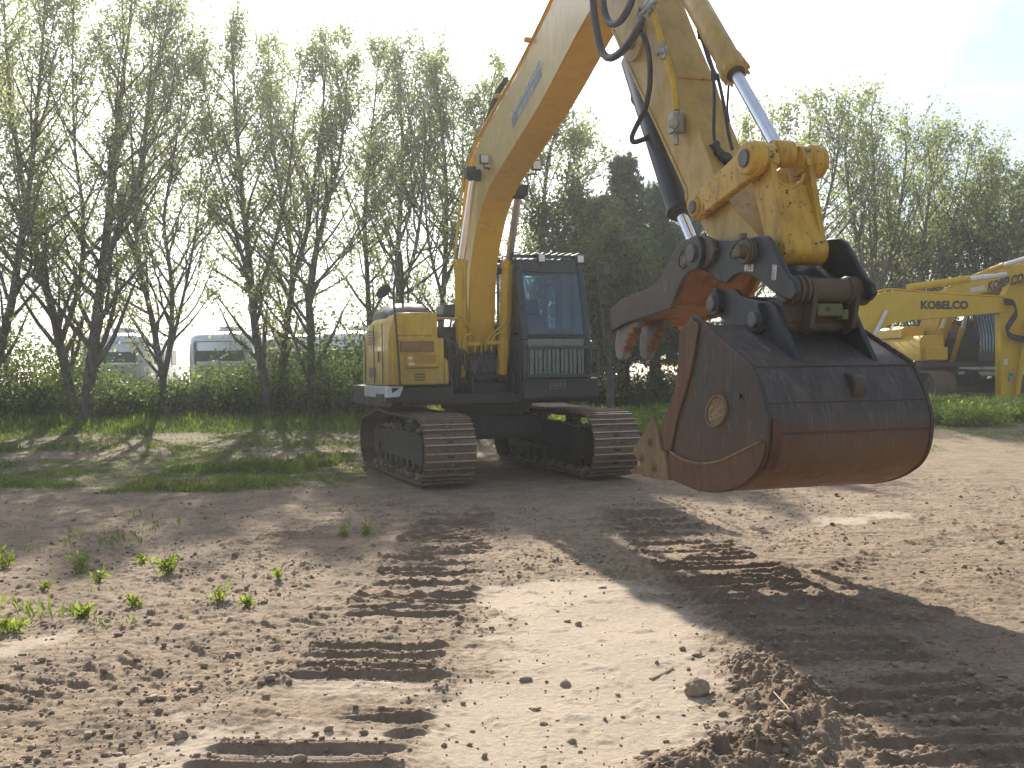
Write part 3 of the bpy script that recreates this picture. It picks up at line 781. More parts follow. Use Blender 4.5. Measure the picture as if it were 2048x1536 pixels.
    m.prism([(1.40, 1.34), (1.40, 1.14), (1.2, 1.06), (-2.0, 1.06), (-2.0, 1.36)], -1.46, -1.30)
    m.box((-1.05, -1.36, 1.24), (0.85, 0.12, 0.20))
    m.build("lower_skirt", DARK, EX, bevel=0.012)
    m = MB()
    m.prism([(1.28, 1.365), (1.36, 1.33), (1.36, 1.20), (-0.45, 1.20), (-0.45, 1.365)], -1.535, -1.465)
    m.loft([[(-1.535, -1.28, 1.365), (-1.30, -1.34, 1.365), (-1.32, -1.43, 1.345), (-1.535, -1.38, 1.33)], [(-1.56, -1.30, 1.22), (-1.38, -1.40, 1.22), (-1.38, -1.46, 1.22), (-1.56, -1.42, 1.21)]])
    m.build("side_step", GREYSK, EX, bevel=0.008)
    # rail and mirror on the right front corner
    m = MB()
    m.tube(smooth_path([FR.Fp(800, 772, 1.42), FR.Fp(797, 715, 1.44), FR.Fp(791, 640, 1.45), FR.Fp(787, 590, 1.42), FR.Fp(793, 540, 1.40), FR.Fp(796, 512, 1.39)], 4), 0.016, 8)
    m.tube(smooth_path([FR.Fp(796, 512, 1.39), FR.Fp(799, 503, 1.36), FR.Fp(803, 520, 1.30), FR.Fp(804, 560, 1.25), FR.Fp(806, 615, 1.2)], 4), 0.016, 8)
    m.tube([FR.Fp(788, 597, 1.42), FR.Fp(776, 592, 1.42)], 0.010, 6)
    hr = m.build("grab_rail", CABM, EX)
    m = MB()
    c = Vector(FR.Fp(767, 583, 1.42)); d1 = Vector((0.8, 0, 0.62)).normalized(); d2 = Vector((-0.5, 0.25, 0.75)).normalized()
    rings = []
    for s, t in ((0.3, -0.025), (1.0, -0.012), (1.0, 0.012), (0.7, 0.02)):
        nn = d1.cross(d2).normalized()
        rings.append([c + (d1 * 0.115 * math.cos(rad(k * 18)) + d2 * 0.07 * math.sin(rad(k * 18))) * s + nn * t for k in range(20)])
    m.loft(rings); m.build("mirror", RUBBER, EX)
    m = MB()   # yellow hand rail towards the boom
    m.tube([(-0.86, -1.26, 2.30), (-0.44, -1.1, 2.30)], 0.016, 8)
    m.tube(smooth_path([(-0.46, -1.12, 2.34), (-0.38, -1.12, 2.32), (-0.37, -1.1, 2.2), (-0.42, -1.08, 2.0), (-0.44, -1.1, 1.9), (-0.50, -1.1, 1.75)], 4), 0.018, 8)
    m.build("hand_rail", PANEL, EX)
    # hydraulic hoses and valve clutter between tank and boom
    m = MB()
    rnd = random.Random(4)
    for k in range(9):
        l = -0.62 + 0.03 * k; f = 1.0 + 0.12 * rnd.random()
        m.tube(smooth_path([(l - 0.02, -(f - 0.5), 1.9 + 0.1 * rnd.random()), (l, -f, 2.02 - 0.05 * k * 0.4), (l + 0.02, -(f + 0.1), 1.75), (l + 0.05, -(f - 0.05), 1.45), (l + 0.06, -(f - 0.3), 1.3)], 4), 0.019, 8)
    for k in range(6):
        l = -0.16 + 0.065 * k
        m.tube(smooth_path([(l, -0.95, 1.92), (l + 0.01, -1.02, 1.7), (l - 0.01 + 0.02 * rnd.random(), -1.0, 1.5), (l, -0.8, 1.3)], 4), 0.016, 8)
    m.build("hydraulic_hose", RUBBER, EX)
    m = MB(); m.box((0.02, -0.35, 1.62), (0.62, 0.05, 0.34)); m.build("splash_plate", GREYSK, EX)
upper_body()

def cab():
    L0, L1 = 0.355, 1.375
    # side profile of the cab shell (f, z)
    fr = [(1.46, 1.22), (1.50, 1.50), (1.50, 1.98), (1.40, 2.45), (1.24, 3.0), (1.18, 3.12)]
    m = MB()
    def bar(a, b, w=0.05, d=0.05, mi=0):
        a, b = Vector(a), Vector(b); t = (b - a).normalized(); x = Vector((1, 0, 0)) if abs(t.x) < 0.9 else Vector((0, 0, 1))
        u = (x - t * x.dot(t)).normalized(); v = t.cross(u)
        rg = [[p + u * (w / 2 * i) + v * (d / 2 * j) for i, j in ((-1, -1), (1, -1), (1, 1), (-1, 1))] for p in (a, b)]
        m.loft(rg, mi)
    for l in (L0 + 0.05, L1 - 0.025):
        for (f0, z0), (f1, z1) in zip(fr[:-1], fr[1:]):
            bar((l, -f0, z0), (l, -f1, z1), 0.085, 0.07)
        bar((l, -0.35, 1.22), (l, -0.35, 3.10), 0.08, 0.10); bar((l, -0.95, 2.1), (l, -0.85, 3.10), 0.06, 0.07)
        bar((l, -0.3, 2.06), (l, -1.5, 2.02), 0.06, 0.08)
    for f0, z0 in ((1.18, 3.06),):
        bar((L0, -f0, z0), (L1, -f0, z0), 0.18, 0.07)
    bar((L0, -0.35, 3.06), (L1, -0.35, 3.06), 0.12, 0.08)
    bar((L0, -1.49, 2.03), (L1, -1.49, 2.03), 0.045, 0.03)
    m.prism([(1.20, 3.09), (1.14, 3.15), (0.4, 3.16), (0.30, 3.09)], L0 - 0.01, L1 + 0.01)          # roof
    m.prism([(0.30, 1.22), (1.40, 1.22), (1.44, 2.0), (0.30, 2.05)], L0 - 0.005, L0 + 0.035)                # lower side panels
    m.prism([(0.30, 1.22), (1.40, 1.22), (1.44, 2.0), (0.30, 2.05)], L1 - 0.035, L1 + 0.005)
    m.prism([(0.30, 1.22), (0.36, 1.22), (0.36, 2.2), (0.30, 2.2)], L0, L1)
    m.prism([(0.3, 1.2), (1.46, 1.2), (1.46, 1.26), (0.3, 1.26)], L0, L1)
    cb = m.build("cab", CABM, EX, bevel=0.012)
    def pane(name, pts, mat):
        mm = MB(); a, b, c = [Vector(q) for q in pts[:3]]; nn = (b - a).cross(c - a).normalized() * 0.004
        mm.loft([[Vector(q) - nn for q in pts], [Vector(q) + nn for q in pts]]); return mm.build(name, mat, cb)
    w0, w1 = L0 + 0.09, L1 - 0.06
    # windscreen follows the front profile
    mm = MB(); pr = [(1.495, 2.05), (1.40, 2.47), (1.25, 2.97)]
    mm.loft([[(w0, -f, z), (w1, -f, z), (w1, -f + 0.008, z), (w0, -f + 0.008, z)] for f, z in pr]); mm.build("windscreen", GLASS, cb)
    pane("lower_window", [(w0, -1.492, 1.50), (w1, -1.492, 1.50), (w1, -1.492, 2.0), (w0, -1.492, 2.0)], GLASS)
    for l in (L0 + 0.02, L1 - 0.02):
        pane("side_window", [(l, -0.42, 2.1), (l, -1.40, 2.1), (l, -1.2, 3.0), (l, -0.42, 3.0)], GLASS)
    pane("rear_window", [(w0, -0.35, 2.2), (w1, -0.35, 2.2), (w1, -0.35, 2.98), (w0, -0.35, 2.98)], GLASS)
    # seals round the windscreen
    mm = MB()
    for a, b in (((w0, pr[0]), (w1, pr[0])), ((w0, pr[2]), (w1, pr[2])), ((w0, pr[0]), (w0, pr[1])), ((w0, pr[1]), (w0, pr[2])), ((w1, pr[0]), (w1, pr[1])), ((w1, pr[1]), (w1, pr[2]))):
        mm.tube([(a[0], -a[1][0] - 0.006, a[1][1]), (b[0], -b[1][0] - 0.006, b[1][1])], 0.016, 8)
    mm.build("window_seal", RUBBER, cb)
    # interior
    mm = MB()
    mm.prism(smooth2([(0.55, 1.62), (0.62, 1.55), (1.05, 1.55), (1.12, 1.62), (1.10, 1.72), (0.75, 1.74), (0.66, 1.95), (0.58, 2.35), (0.50, 2.36), (0.50, 1.9)], 3), 0.58, 1.02)
    mm.prism(smooth2([(0.50, 2.40), (0.60, 2.40), (0.57, 2.62), (0.48, 2.62)], 3), 0.66, 0.94)
    mm.cyl((0.8, -0.8, 1.26), (0.8, -0.8, 1.56), 0.16)
    mm.build("seat", SEATM, cb, bevel=0.02)
    mm = MB()
    for l in (0.50, 1.12): mm.box((l, -0.95, 1.75), (0.16, 0.5, 0.34)); mm.tube(smooth_path([(l, -1.08, 1.9), (l + 0.01, -1.12, 2.05), (l - 0.01, -1.1, 2.14)], 4), [0.016] * 9, 8)
    mm.box((0.52, -1.3, 2.05), (0.08, 0.14, 0.3)); mm.box((0.86, -1.36, 1.35), (0.5, 0.14, 0.14))
    for l in (0.78, 0.94): mm.tube([(l, -1.25, 1.3), (l, -1.33, 1.75), (l - 0.02, -1.28, 1.98)], 0.014, 8)
    mm.build("control_console", SEATM, cb, bevel=0.015)
    mm = MB(); mm.box((0.865, -0.40, 1.75), (0.86, 0.03, 0.85)); mm.box((0.865, -0.85, 1.285), (0.86, 1.1, 0.03)); mm.box((0.865, -0.8, 3.05), (0.8, 0.7, 0.03))
    mm.build("interior_trim", LINER, cb)
    # skirt under the cab with its plate
    mm = MB()
    mm.prism([(0.2, 1.10), (1.42, 1.10), (1.52, 1.16), (1.53, 1.42), (1.46, 1.45), (0.2, 1.45)], L0 + 0.02, L1 + 0.14)
    mm.build("cab_skirt", COUP, cb, bevel=0.03, segs=3)
    mm = MB(); mm.box((0.875, -1.535, 1.345), (0.215, 0.008, 0.092), 0)
    for a in (-1, 1):
        mm.box((0.875 + a * 0.112, -1.540, 1.345), (0.008, 0.006, 0.10), 1); mm.box((0.875, -1.540, 1.345 + a * 0.048), (0.216, 0.006, 0.004), 1)
    for dz, w in ((0.02, 0.15), (-0.002, 0.17), (-0.024, 0.13)): 
        k = -w / 2
        rr = random.Random(int(dz * 999))
        while k < w / 2:
            ww = rr.uniform(0.008, 0.02); mm.box((0.875 + k + ww / 2, -1.5405, 1.345 + dz), (ww, 0.002, 0.009), 1); k += ww + 0.006
    mm.build("maker_plate", [BLACKT, LETG], cb)
    # front guard of vertical bars
    mm = MB()
    z0, z1 = 1.475, 1.875; g0, g1 = L0 + 0.07, L1 + 0.12
    def gb(a, b, w): mm.cyl(a, b, w, seg=8)
    mm.box(((g0 + g1) / 2, -1.575, z1), (g1 - g0, 0.03, 0.05)); mm.box(((g0 + g1) / 2, -1.575, z0), (g1 - g0, 0.03, 0.05))
    mm.box((g0 + 0.5, -1.575, z0 - 0.06), (g1 - g0, 0.03, 0.02))
    for k in range(8): mm.box((g0 + 0.02 + (g1 - 0.16 - g0) * k / 7, -1.575, (z0 + z1) / 2), (0.017, 0.022, z1 - z0))
    mm.box((g1 - 0.02, -1.575, (z0 + z1) / 2), (0.035, 0.03, z1 - z0))
    for l in (g0 + 0.02, g1 - 0.02): mm.box((l, -1.53, z1), (0.03, 0.08, 0.03)); mm.box((l, -1.53, z0), (0.03, 0.08, 0.03))
    mm.build("front_guard", CABM, cb, bevel=0.005)
    # roof guard: slats on two rails
    mm = MB()
    for f in (0.45, 1.15): mm.box(((L0 + L1) / 2, -f, 3.20), (L1 - L0 + 0.04, 0.04, 0.05))
    for k in range(10):
        l = L0 + 0.03 + (L1 - L0 - 0.06) * k / 9; mm.box((l, -0.78, 3.245), (0.05, 0.85, 0.018), 0, Matrix.Rotation(rad(-22), 3, 'Y'))
    mm.build("roof_guard", CABM, cb, bevel=0.004)
    for l in (L0 + 0.40, L1 - 0.02):
        mm = MB(); mm.box((l, -1.235, 3.165), (0.115, 0.07, 0.125), 0); mm.box((l, -1.276, 3.165), (0.092, 0.012, 0.10), 1); mm.box((l, -1.2, 3.09), (0.03, 0.04, 0.05), 0)
        mm.build("work_light", [RUBBER, LAMPG], cb, bevel=0.01)
    # grab rail and mirror on the outer side
    mm = MB(); mm.tube(smooth_path([FR.Fp(1193, 528, 1.5), FR.Fp(1193, 545, 1.52), FR.Fp(1200, 600, 1.52), FR.Fp(1206, 660, 1.52), FR.Fp(1209, 715, 1.52), FR.Fp(1206, 750, 1.5), FR.Fp(1200, 754, 1.45)], 4), 0.013, 8)
    mm.tube([FR.Fp(1198, 528, 1.5), FR.Fp(1213, 527, 1.48)], 0.012, 8)
    mm.box(FR.Fp(1212, 540, 1.48), (0.10, 0.03, 0.17))
    mm.build("cab_rail", CABM, cb, bevel=0.004)
cab()

# ---- boom
WB = 0.19
BOOM_LO = [(0.50, 1.80), (0.66, 1.86), (0.72, 2.10), (0.78, 2.55), (0.86, 2.95), (1.06, 3.34), (1.42, 3.74), (1.75, 3.95), (2.10, 4.10), (2.95, 4.33), (4.0, 4.63), (5.05, 5.02), (5.7, 5.22)]
BOOM_UP = [(5.95, 5.52), (5.55, 5.88), (5.0, 5.90), (4.38, 5.62), (3.07, 5.19), (1.75, 4.86), (1.10, 4.62), (0.80, 4.30), (0.50, 3.65), (0.36, 2.9), (0.32, 2.2), (0.34, 1.86)]
def boom():
    m = MB()
    m.prism(smooth2(BOOM_LO, 3)[:-1] + [BOOM_LO[-1]] + BOOM_UP, -WB, WB)
    # lower lip flange along both plates
    for l in (-WB - 0.012, WB):
        lo = smooth2(BOOM_LO, 3)
        m.prism(lo + [(f - 0.02, z + 0.045) for f, z in lo[::-1]], l, l + 0.012)
    m.cyl((-0.30, -0.48, 1.97), (0.30, -0.48, 1.97), 0.12)
    bo = m.build("boom", [FADE_B, SHEEN_YEL], EX, bevel=0.008)
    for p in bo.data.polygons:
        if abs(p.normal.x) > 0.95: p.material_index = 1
    # piping along the back of the boom
    mm = MB()
    up = [(0.30, 2.2), (0.34, 2.9), (0.47, 3.66), (0.76, 4.33), (1.06, 4.66), (1.73, 4.90), (3.06, 5.23), (4.36, 5.66), (5.0, 5.95)]
    for l, r, dz in ((-0.17, 0.022, 0.03), (-0.11, 0.022, 0.035), (-0.20, 0.016, 0.0), (0.05, 0.022, 0.03), (0.12, 0.022, 0.03)):
        mm.tube(smooth_path([(l, -f + 0.02, z + dz) for f, z in up], 4), r, 8)
    for f, z in ((1.4, 4.78), (2.4, 5.06), (3.6, 5.40)): mm.box((-0.05, -f, z + 0.05), (0.42, 0.06, 0.05))
    mm.tube(smooth_path([FR.S(905, 690, -0.34), FR.S(900, 660, -0.34), FR.S(908, 610, -0.34), FR.S(914, 580, -0.34), FR.S(909, 530, -0.34), FR.S(914, 470, -0.34), FR.S(921, 410, -0.32), FR.S(930, 345, -0.28), FR.S(945, 300, -0.22)], 4), 0.017, 8)
    mm.build("hydraulic_pipe", YEL, bo)
    mm = MB(); mm.tube(smooth_path([FR.S(972, 252, -0.1), FR.S(985, 215, -0.14), FR.S(998, 180, -0.16), FR.S(1012, 160, -0.14)], 4), 0.045, 8)
    mm.build("boom_hose", RUBBER, bo)
    # sticker on the machine's right side
    mm = MB(); q = [FR.S(1023, 236, -WB - 0.003), FR.S(1025, 258, -WB - 0.003), FR.S(1083, 152, -WB - 0.003), FR.S(1079, 120, -WB - 0.003)]
    mm.add(q, [(0, 1, 2, 3)], 0)
    a0, a1 = Vector(FR.S(1024, 232, -WB)), Vector(FR.S(1081, 132, -WB)); xd = (a1 - a0).normalized(); yd = Vector((-1, 0, 0)).cross(xd).normalized()
    if yd.z < 0: yd = -yd
    text_into(mm, "T&T Construction & Snowplowing", Vector(FR.S(1051, 183, -WB - 0.004)), xd, yd, 0.115, 1, 0.002, 0.012, 0.25, width=1.26)
    text_into(mm, "800.333.1234", Vector(FR.S(1051, 203, -WB - 0.004)), xd, yd, 0.10, 1, 0.002, 0.012, 0.25, width=0.62)
    mm.build("dealer_sticker", [NAVY, STXT], bo)
    # work lights on brackets
    for px, py, l in ((968, 319, -0.27), (1072, 331, 0.30)):
        c = Vector(FR.S(px, py, l)); mm = MB(); mm.box(c, (0.12, 0.07, 0.12), 0); mm.box(c + Vector((0, -0.04, 0)), (0.10, 0.012, 0.10), 1)
        mm.tube([c + Vector((0, 0, -0.06)), c + Vector((0, 0, -0.11)), c + Vector((-l * 0.4, 0.02, -0.12))], 0.016, 6, 0)
        mm.build("boom_light", [RUBBER, LAMPG], bo, bevel=0.008)
    return bo
# boom sides: sky sheen put into a greyer, faded yellow; underside paint is deeper
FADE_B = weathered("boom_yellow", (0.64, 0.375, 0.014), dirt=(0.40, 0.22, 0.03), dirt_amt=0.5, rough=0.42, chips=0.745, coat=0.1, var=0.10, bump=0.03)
SHEEN_YEL = weathered("sheen_faded_yellow", (0.45, 0.305, 0.070), dirt=(0.25, 0.165, 0.055), dirt_amt=0.5, rough=0.34, chips=0.76, coat=0.5, var=0.10, bump=0.03)
BOOM = boom()

def hyd_cylinder(name, base, gland, rod_end, r, rod_r, mat, collar=True, eye=0.0, gl=None):
    m = MB(); b, g, e = Vector(base), Vector(gland), Vector(rod_end); d = (g - b).normalized(); gl = gl or r * 1.9
    m.tube([b, b + d * 0.03, g - d * gl, g - d * gl, g - d * 0.02, g], [r * 0.8, r, r, r * 1.12, r * 1.12, r * 0.95], 28)
    if collar:
        x = d.orthogonal().normalized(); y = d.cross(x)
        for k in range(12):
            a = 2 * math.pi * k / 12; c = g - d * 0.03 + (x * math.cos(a) + y * math.sin(a)) * r * 1.12
            m.cyl(c - d * 0.03, c + d * 0.035, r * 0.13, seg=6)
    o = m.build(name, mat, EX, bevel=0.004)
    m = MB(); m.cyl(g - d * 0.05, e, rod_r, seg=28); m.build("cylinder_rod", CHROME, o)
    m = MB(); m.cyl(g - d * 0.01, g + d * 0.025, r * 0.86, rod_r * 1.15, seg=28); m.build("gland_seal", RUBBER, o)
    return o
for s, bpx, gpx, tpx in ((-1, (924, 756), (921, 521), (947, 350)), (1, (1004, 752), (1017, 522), (1037, 386))):
    base = FR.Fp(*bpx, 0.98); gl_ = FR.Fp(*gpx, 1.00); top = FR.S(*tpx, s * 0.28)
    o = hyd_cylinder("boom_cylinder", base, gl_, top, 0.088, 0.052, YEL, gl=0.12)
    m = MB(); b = Vector(base)
    m.cyl(b + Vector((-0.07, 0, -0.02)), b + Vector((0.07, 0, -0.02)), 0.085); m.build("cylinder_pin", DARK, o, bevel=0.01); m = MB()
    t_ = Vector(top); m.cyl(t_ + Vector((-s * 0.10, 0, 0)), t_ + Vector((s * 0.07, 0, 0)), 0.085); m.box(t_ + Vector((s * 0.05, -0.01, 0.03)), (0.13, 0.17, 0.15))
    m.build("cylinder_pin", DARK, o, bevel=0.01)
    m = MB()
    G, B = Vector(gl_), b
    def alng(t, dl, df): return B.lerp(G, t) + Vector((dl, -df, 0))
    m.tube(smooth_path([alng(0.97, -s * 0.03, 0.09), alng(0.8, -s * 0.03, 0.105), alng(0.55, -s * 0.02, 0.11), alng(0.47, -s * 0.04, 0.11), alng(0.32, -s * 0.26, 0.06), alng(0.22, -s * 0.28, 0.02)], 4), 0.012, 8)
    m.tube(smooth_path([alng(0.05, s * 0.02, 0.11), alng(0.3, s * 0.01, 0.11), alng(0.36, -s * 0.05, 0.11), alng(0.37, -s * 0.12, 0.09), alng(0.33, -s * 0.18, 0.06), alng(0.22, -s * 0.19, 0.02)], 4), 0.016, 8)
    m.box(alng(0.29, -s * 0.17, 0.04), (0.20, 0.05, 0.05))
    m.build("feed_pipe", YEL, o)

# ---- arm
WA = 0.165
def lift(p, d, k): return (p[0] + d[0] * k, p[1] + d[1] * k)
def arm():
    S = lambda x, y: FR.side(x, y, -WA)
    lo = [S(1225.6, 64), S(1269.4, 162.5), S(1300.6, 228), S(1335, 303), S(1372, 383)]
    up = [S(1326, 72), S(1360, 156), S(1374, 203), S(1399, 265.6), S(1430, 353)]
    d = np.array(lo[0]) - np.array(lo[2]); d = d / np.linalg.norm(d)
    d2 = np.array(up[0]) - np.array(up[2]); d2 = d2 / np.linalg.norm(d2)
    nose = [S(1372, 404), S(1374, 420), S(1384, 431), S(1397, 434)]
    tip = [S(1404, 452), S(1424, 482), S(1450, 505), S(1480, 520), S(1505, 525), S(1522, 515), S(1527, 497), S(1516, 470), S(1470, 420)]
    top = [lift(up[0], d2, 0.55), lift(up[0], d2, 0.95), lift(lo[0], d, 0.95), lift(lo[0], d, 0.45)]
    outline = lo + nose + tip + up[::-1] + top
    m = MB(); m.prism(outline, -WA, WA)
    for l in (-WA - 0.010, WA):
        m.prism(lo + nose[:1] + [lift(nose[0], (0.5, 0.35), 0.07)] + [lift(p, (0.62, 0.78), 0.035) for p in lo[::-1]], l, l + 0.010)
    # pivot boss with the boom
    c = FR.side(1272, 78, -WA)
    m.cyl((-WA - 0.035, -c[0], c[1]), (WA + 0.035, -c[0], c[1]), 0.20, seg=36)
    m.cyl((-WA - 0.075, -c[0], c[1]), (WA + 0.075, -c[0], c[1]), 0.095, seg=28)
    # rails on the arm's side and front
    for a, b in (((1357, 153), (1426, 160)),):
        A = Vector(FR.S(*a, -WA - 0.01)); B = Vector(FR.S(*b, WA)); m.box((A + B) / 2 + Vector((0, -0.01, 0.0)), (0.34, 0.05, 0.03))
    ar = m.build("arm", FADED, EX, bevel=0.010)
    # aux. steel pipe with clamps and the shut off valve
    L = -WA - 0.05
    m = MB(); m.tube(smooth_path([FR.S(1303, 16, L), FR.S(1316, 58, L), FR.S(1326, 96, L), FR.S(1337, 130, L), FR.S(1347, 165, L), FR.S(1352, 200, L), FR.S(1353, 220, L)], 4), 0.030, 12)
    m.build("auxiliary_pipe", YEL, ar)
    m = MB()
    rnd = random.Random(9)
    for c, n in (((1300, 14), 9), ((1325, 100), 8), ((1284, 22), 7)):
        for k in range(n):
            q = Vector(FR.S(c[0] + rnd.uniform(-9, 9), c[1] + rnd.uniform(-12, 12), L - 0.03)); t = Vector((rnd.uniform(-1, 1), rnd.uniform(-1, 1), rnd.uniform(-1, 1))).normalized()
            m.cyl(q - t * 0.035, q + t * 0.035, rnd.uniform(0.014, 0.03), seg=8)
        m.build("valve_fitting", FITTING, ar, bevel=0.004); m = MB()
    m.box(FR.S(1352, 247, L - 0.02), (0.10, 0.10, 0.16)); m.cyl(FR.S(1353, 222, L - 0.02), FR.S(1352, 235, L - 0.02), 0.032, seg=8)
    m.cyl(FR.S(1351, 262, L - 0.02), FR.S(1352, 290, L - 0.02), 0.032, 0.024, seg=8); m.cyl(FR.S(1346, 247, L - 0.11), FR.S(1352, 247, L), 0.042, seg=10)
    m.build("valve_fitting", FITTING, ar, bevel=0.004)
    # hoses looping from boom to arm
    m = MB(); H = -0.36
    m.tube(smooth_path([FR.S(1183, -60, -0.3), FR.S(1186, 0, H), FR.S(1191, 45, H), FR.S(1201, 95, H), FR.S(1212, 113, H), FR.S(1225, 115, H), FR.S(1243, 103, H), FR.S(1261, 82, H), FR.S(1277, 56, H), FR.S(1284, 40, -0.28)], 5), 0.036, 12)
    m.tube(smooth_path([FR.S(1203, -60, -0.3), FR.S(1206, 0, H), FR.S(1211, 30, H), FR.S(1219, 45, H), FR.S(1228, 48, H), FR.S(1240, 42, H), FR.S(1252, 26, H), FR.S(1262, 5, -0.3), FR.S(1268, -20, -0.26)], 5), 0.033, 12)
    m.tube(smooth_path([FR.S(1276, 58, -0.27), FR.S(1287, 72, -0.28), FR.S(1296, 100, -0.28), FR.S(1300, 140, -0.26), FR.S(1299, 175, -0.24), FR.S(1292, 212, -0.24), FR.S(1282, 235, -0.24), FR.S(1270, 258, -0.24), FR.S(1264, 274, -0.22), FR.S(1267, 284, -0.2), FR.S(1281, 281, -0.16), FR.S(1296, 274, -0.1), FR.S(1300, 262, -0.04)], 5), 0.024, 10)
    m.tube(smooth_path([FR.S(1285, 160, -0.05), FR.S(1272, 175, -0.05), FR.S(1270, 200, -0.05), FR.S(1284, 212, -0.02)], 4), 0.04, 10)
    m.build("hydraulic_hose", RUBBER, ar)
    # dark lines and grease on the front face
    m = MB(); fw = lambda x, y, l: tuple(np.array(FR.S(x, y, l)) + np.array([0, -0.02, 0]))
    m.tube(smooth_path([fw(1393, 62, 0.04), fw(1404, 88, 0.04), fw(1414, 120, 0.02), fw(1424, 150, 0.0), fw(1426, 200, -0.07), fw(1425, 265, -0.10), fw(1428, 290, -0.10)], 4), 0.014, 8)
    m.tube(smooth_path([fw(1408, 90, 0.07), fw(1424, 140, 0.06), fw(1434, 160, 0.05), fw(1446, 215, 0.0), fw(1455, 270, 0.0), fw(1462, 300, 0.0)], 4), 0.014, 8)
    m.tube(smooth_path([fw(1455, 170, 0.14), fw(1452, 220, 0.15), fw(1456, 245, 0.16)], 4), 0.010, 8)
    m.box(fw(1428, 155, 0.03), (0.06, 0.03, 0.05)); m.box(fw(1400, 70, 0.04), (0.05, 0.04, 0.08))
    m.build("grease_line", RUBBER, ar)
    m = MB(); c0 = Vector(FR.S(1440, 300, -0.06)); 
    rnd = random.Random(2)
    for k in range(34):
        t = k / 33; x = 1428 + 30 * t + rnd.uniform(-8, 8); y = 290 + 45 * t + rnd.uniform(-9, 9)
        q = Vector(FR.S(x, y, -0.10 + 0.1 * t)); m.cyl(q + Vector((0, 0.012, 0)), q + Vector((0, -0.012, 0)), rnd.uniform(0.018, 0.04), seg=9)
    m.build("grease_smear", GREASE_GAP, ar)
    return ar
ARM = arm()

# thumb cylinder under the arm
_a, _b, _c = FR.S(1262, 118, 0.0), FR.S(1361, 428, 0.0), FR.S(1412, 545, 0.0)
hyd_cylinder("thumb_cylinder", _a, _b, _c, 0.105, 0.048, SLEEVE, collar=False, gl=0.06)
# bucket cylinder on the front of the arm
_c = np.array(FR.S(1562, 308, 0.0)); _g = np.array(FR.S(1472, 148, 0.0)); _d = (_g - _c) / np.linalg.norm(_g - _c)
BC = hyd_cylinder("bucket_cylinder", _g + _d * 1.55, _g, _c, 0.098, 0.049, FADED, gl=0.17)
m = MB(); m.cyl(tuple(Vector(_c) + Vector((-0.075, 0, 0))), tuple(Vector(_c) + Vector((0.075, 0, 0))), 0.10, seg=28); m.build("rod_eye", LINKY, BC, bevel=0.006)

# ---- linkage
HP = FR.side(1566, 321, 0.0)             # upper pin of the bucket link (f, z)
AP = FR.side(1400, 415, -0.22)           # arm end of the side links
CP = FR.side(1597, 500, 0.0)             # lower pin of the bucket link
def slab(pts, w0, w1, hw):
    """bar outline between two bosses"""
    (f0, z0), (f1, z1) = pts; a = math.atan2(z1 - z0, f1 - f0)
    out = [(f0 + w0 * math.cos(a + math.pi / 2 + k * math.pi / 10), z0 + w0 * math.sin(a + math.pi / 2 + k * math.pi / 10)) for k in range(11)]
    mid = ((f0 + f1) / 2, (z0 + z1) / 2); nrm = (-math.sin(a), math.cos(a))
    out += [(mid[0] - nrm[0] * hw, mid[1] - nrm[1] * hw)]
    out += [(f1 + w1 * math.cos(a - math.pi / 2 + k * math.pi / 10), z1 + w1 * math.sin(a - math.pi / 2 + k * math.pi / 10)) for k in range(11)]
    out += [(mid[0] + nrm[0] * hw, mid[1] + nrm[1] * hw)]
    return out
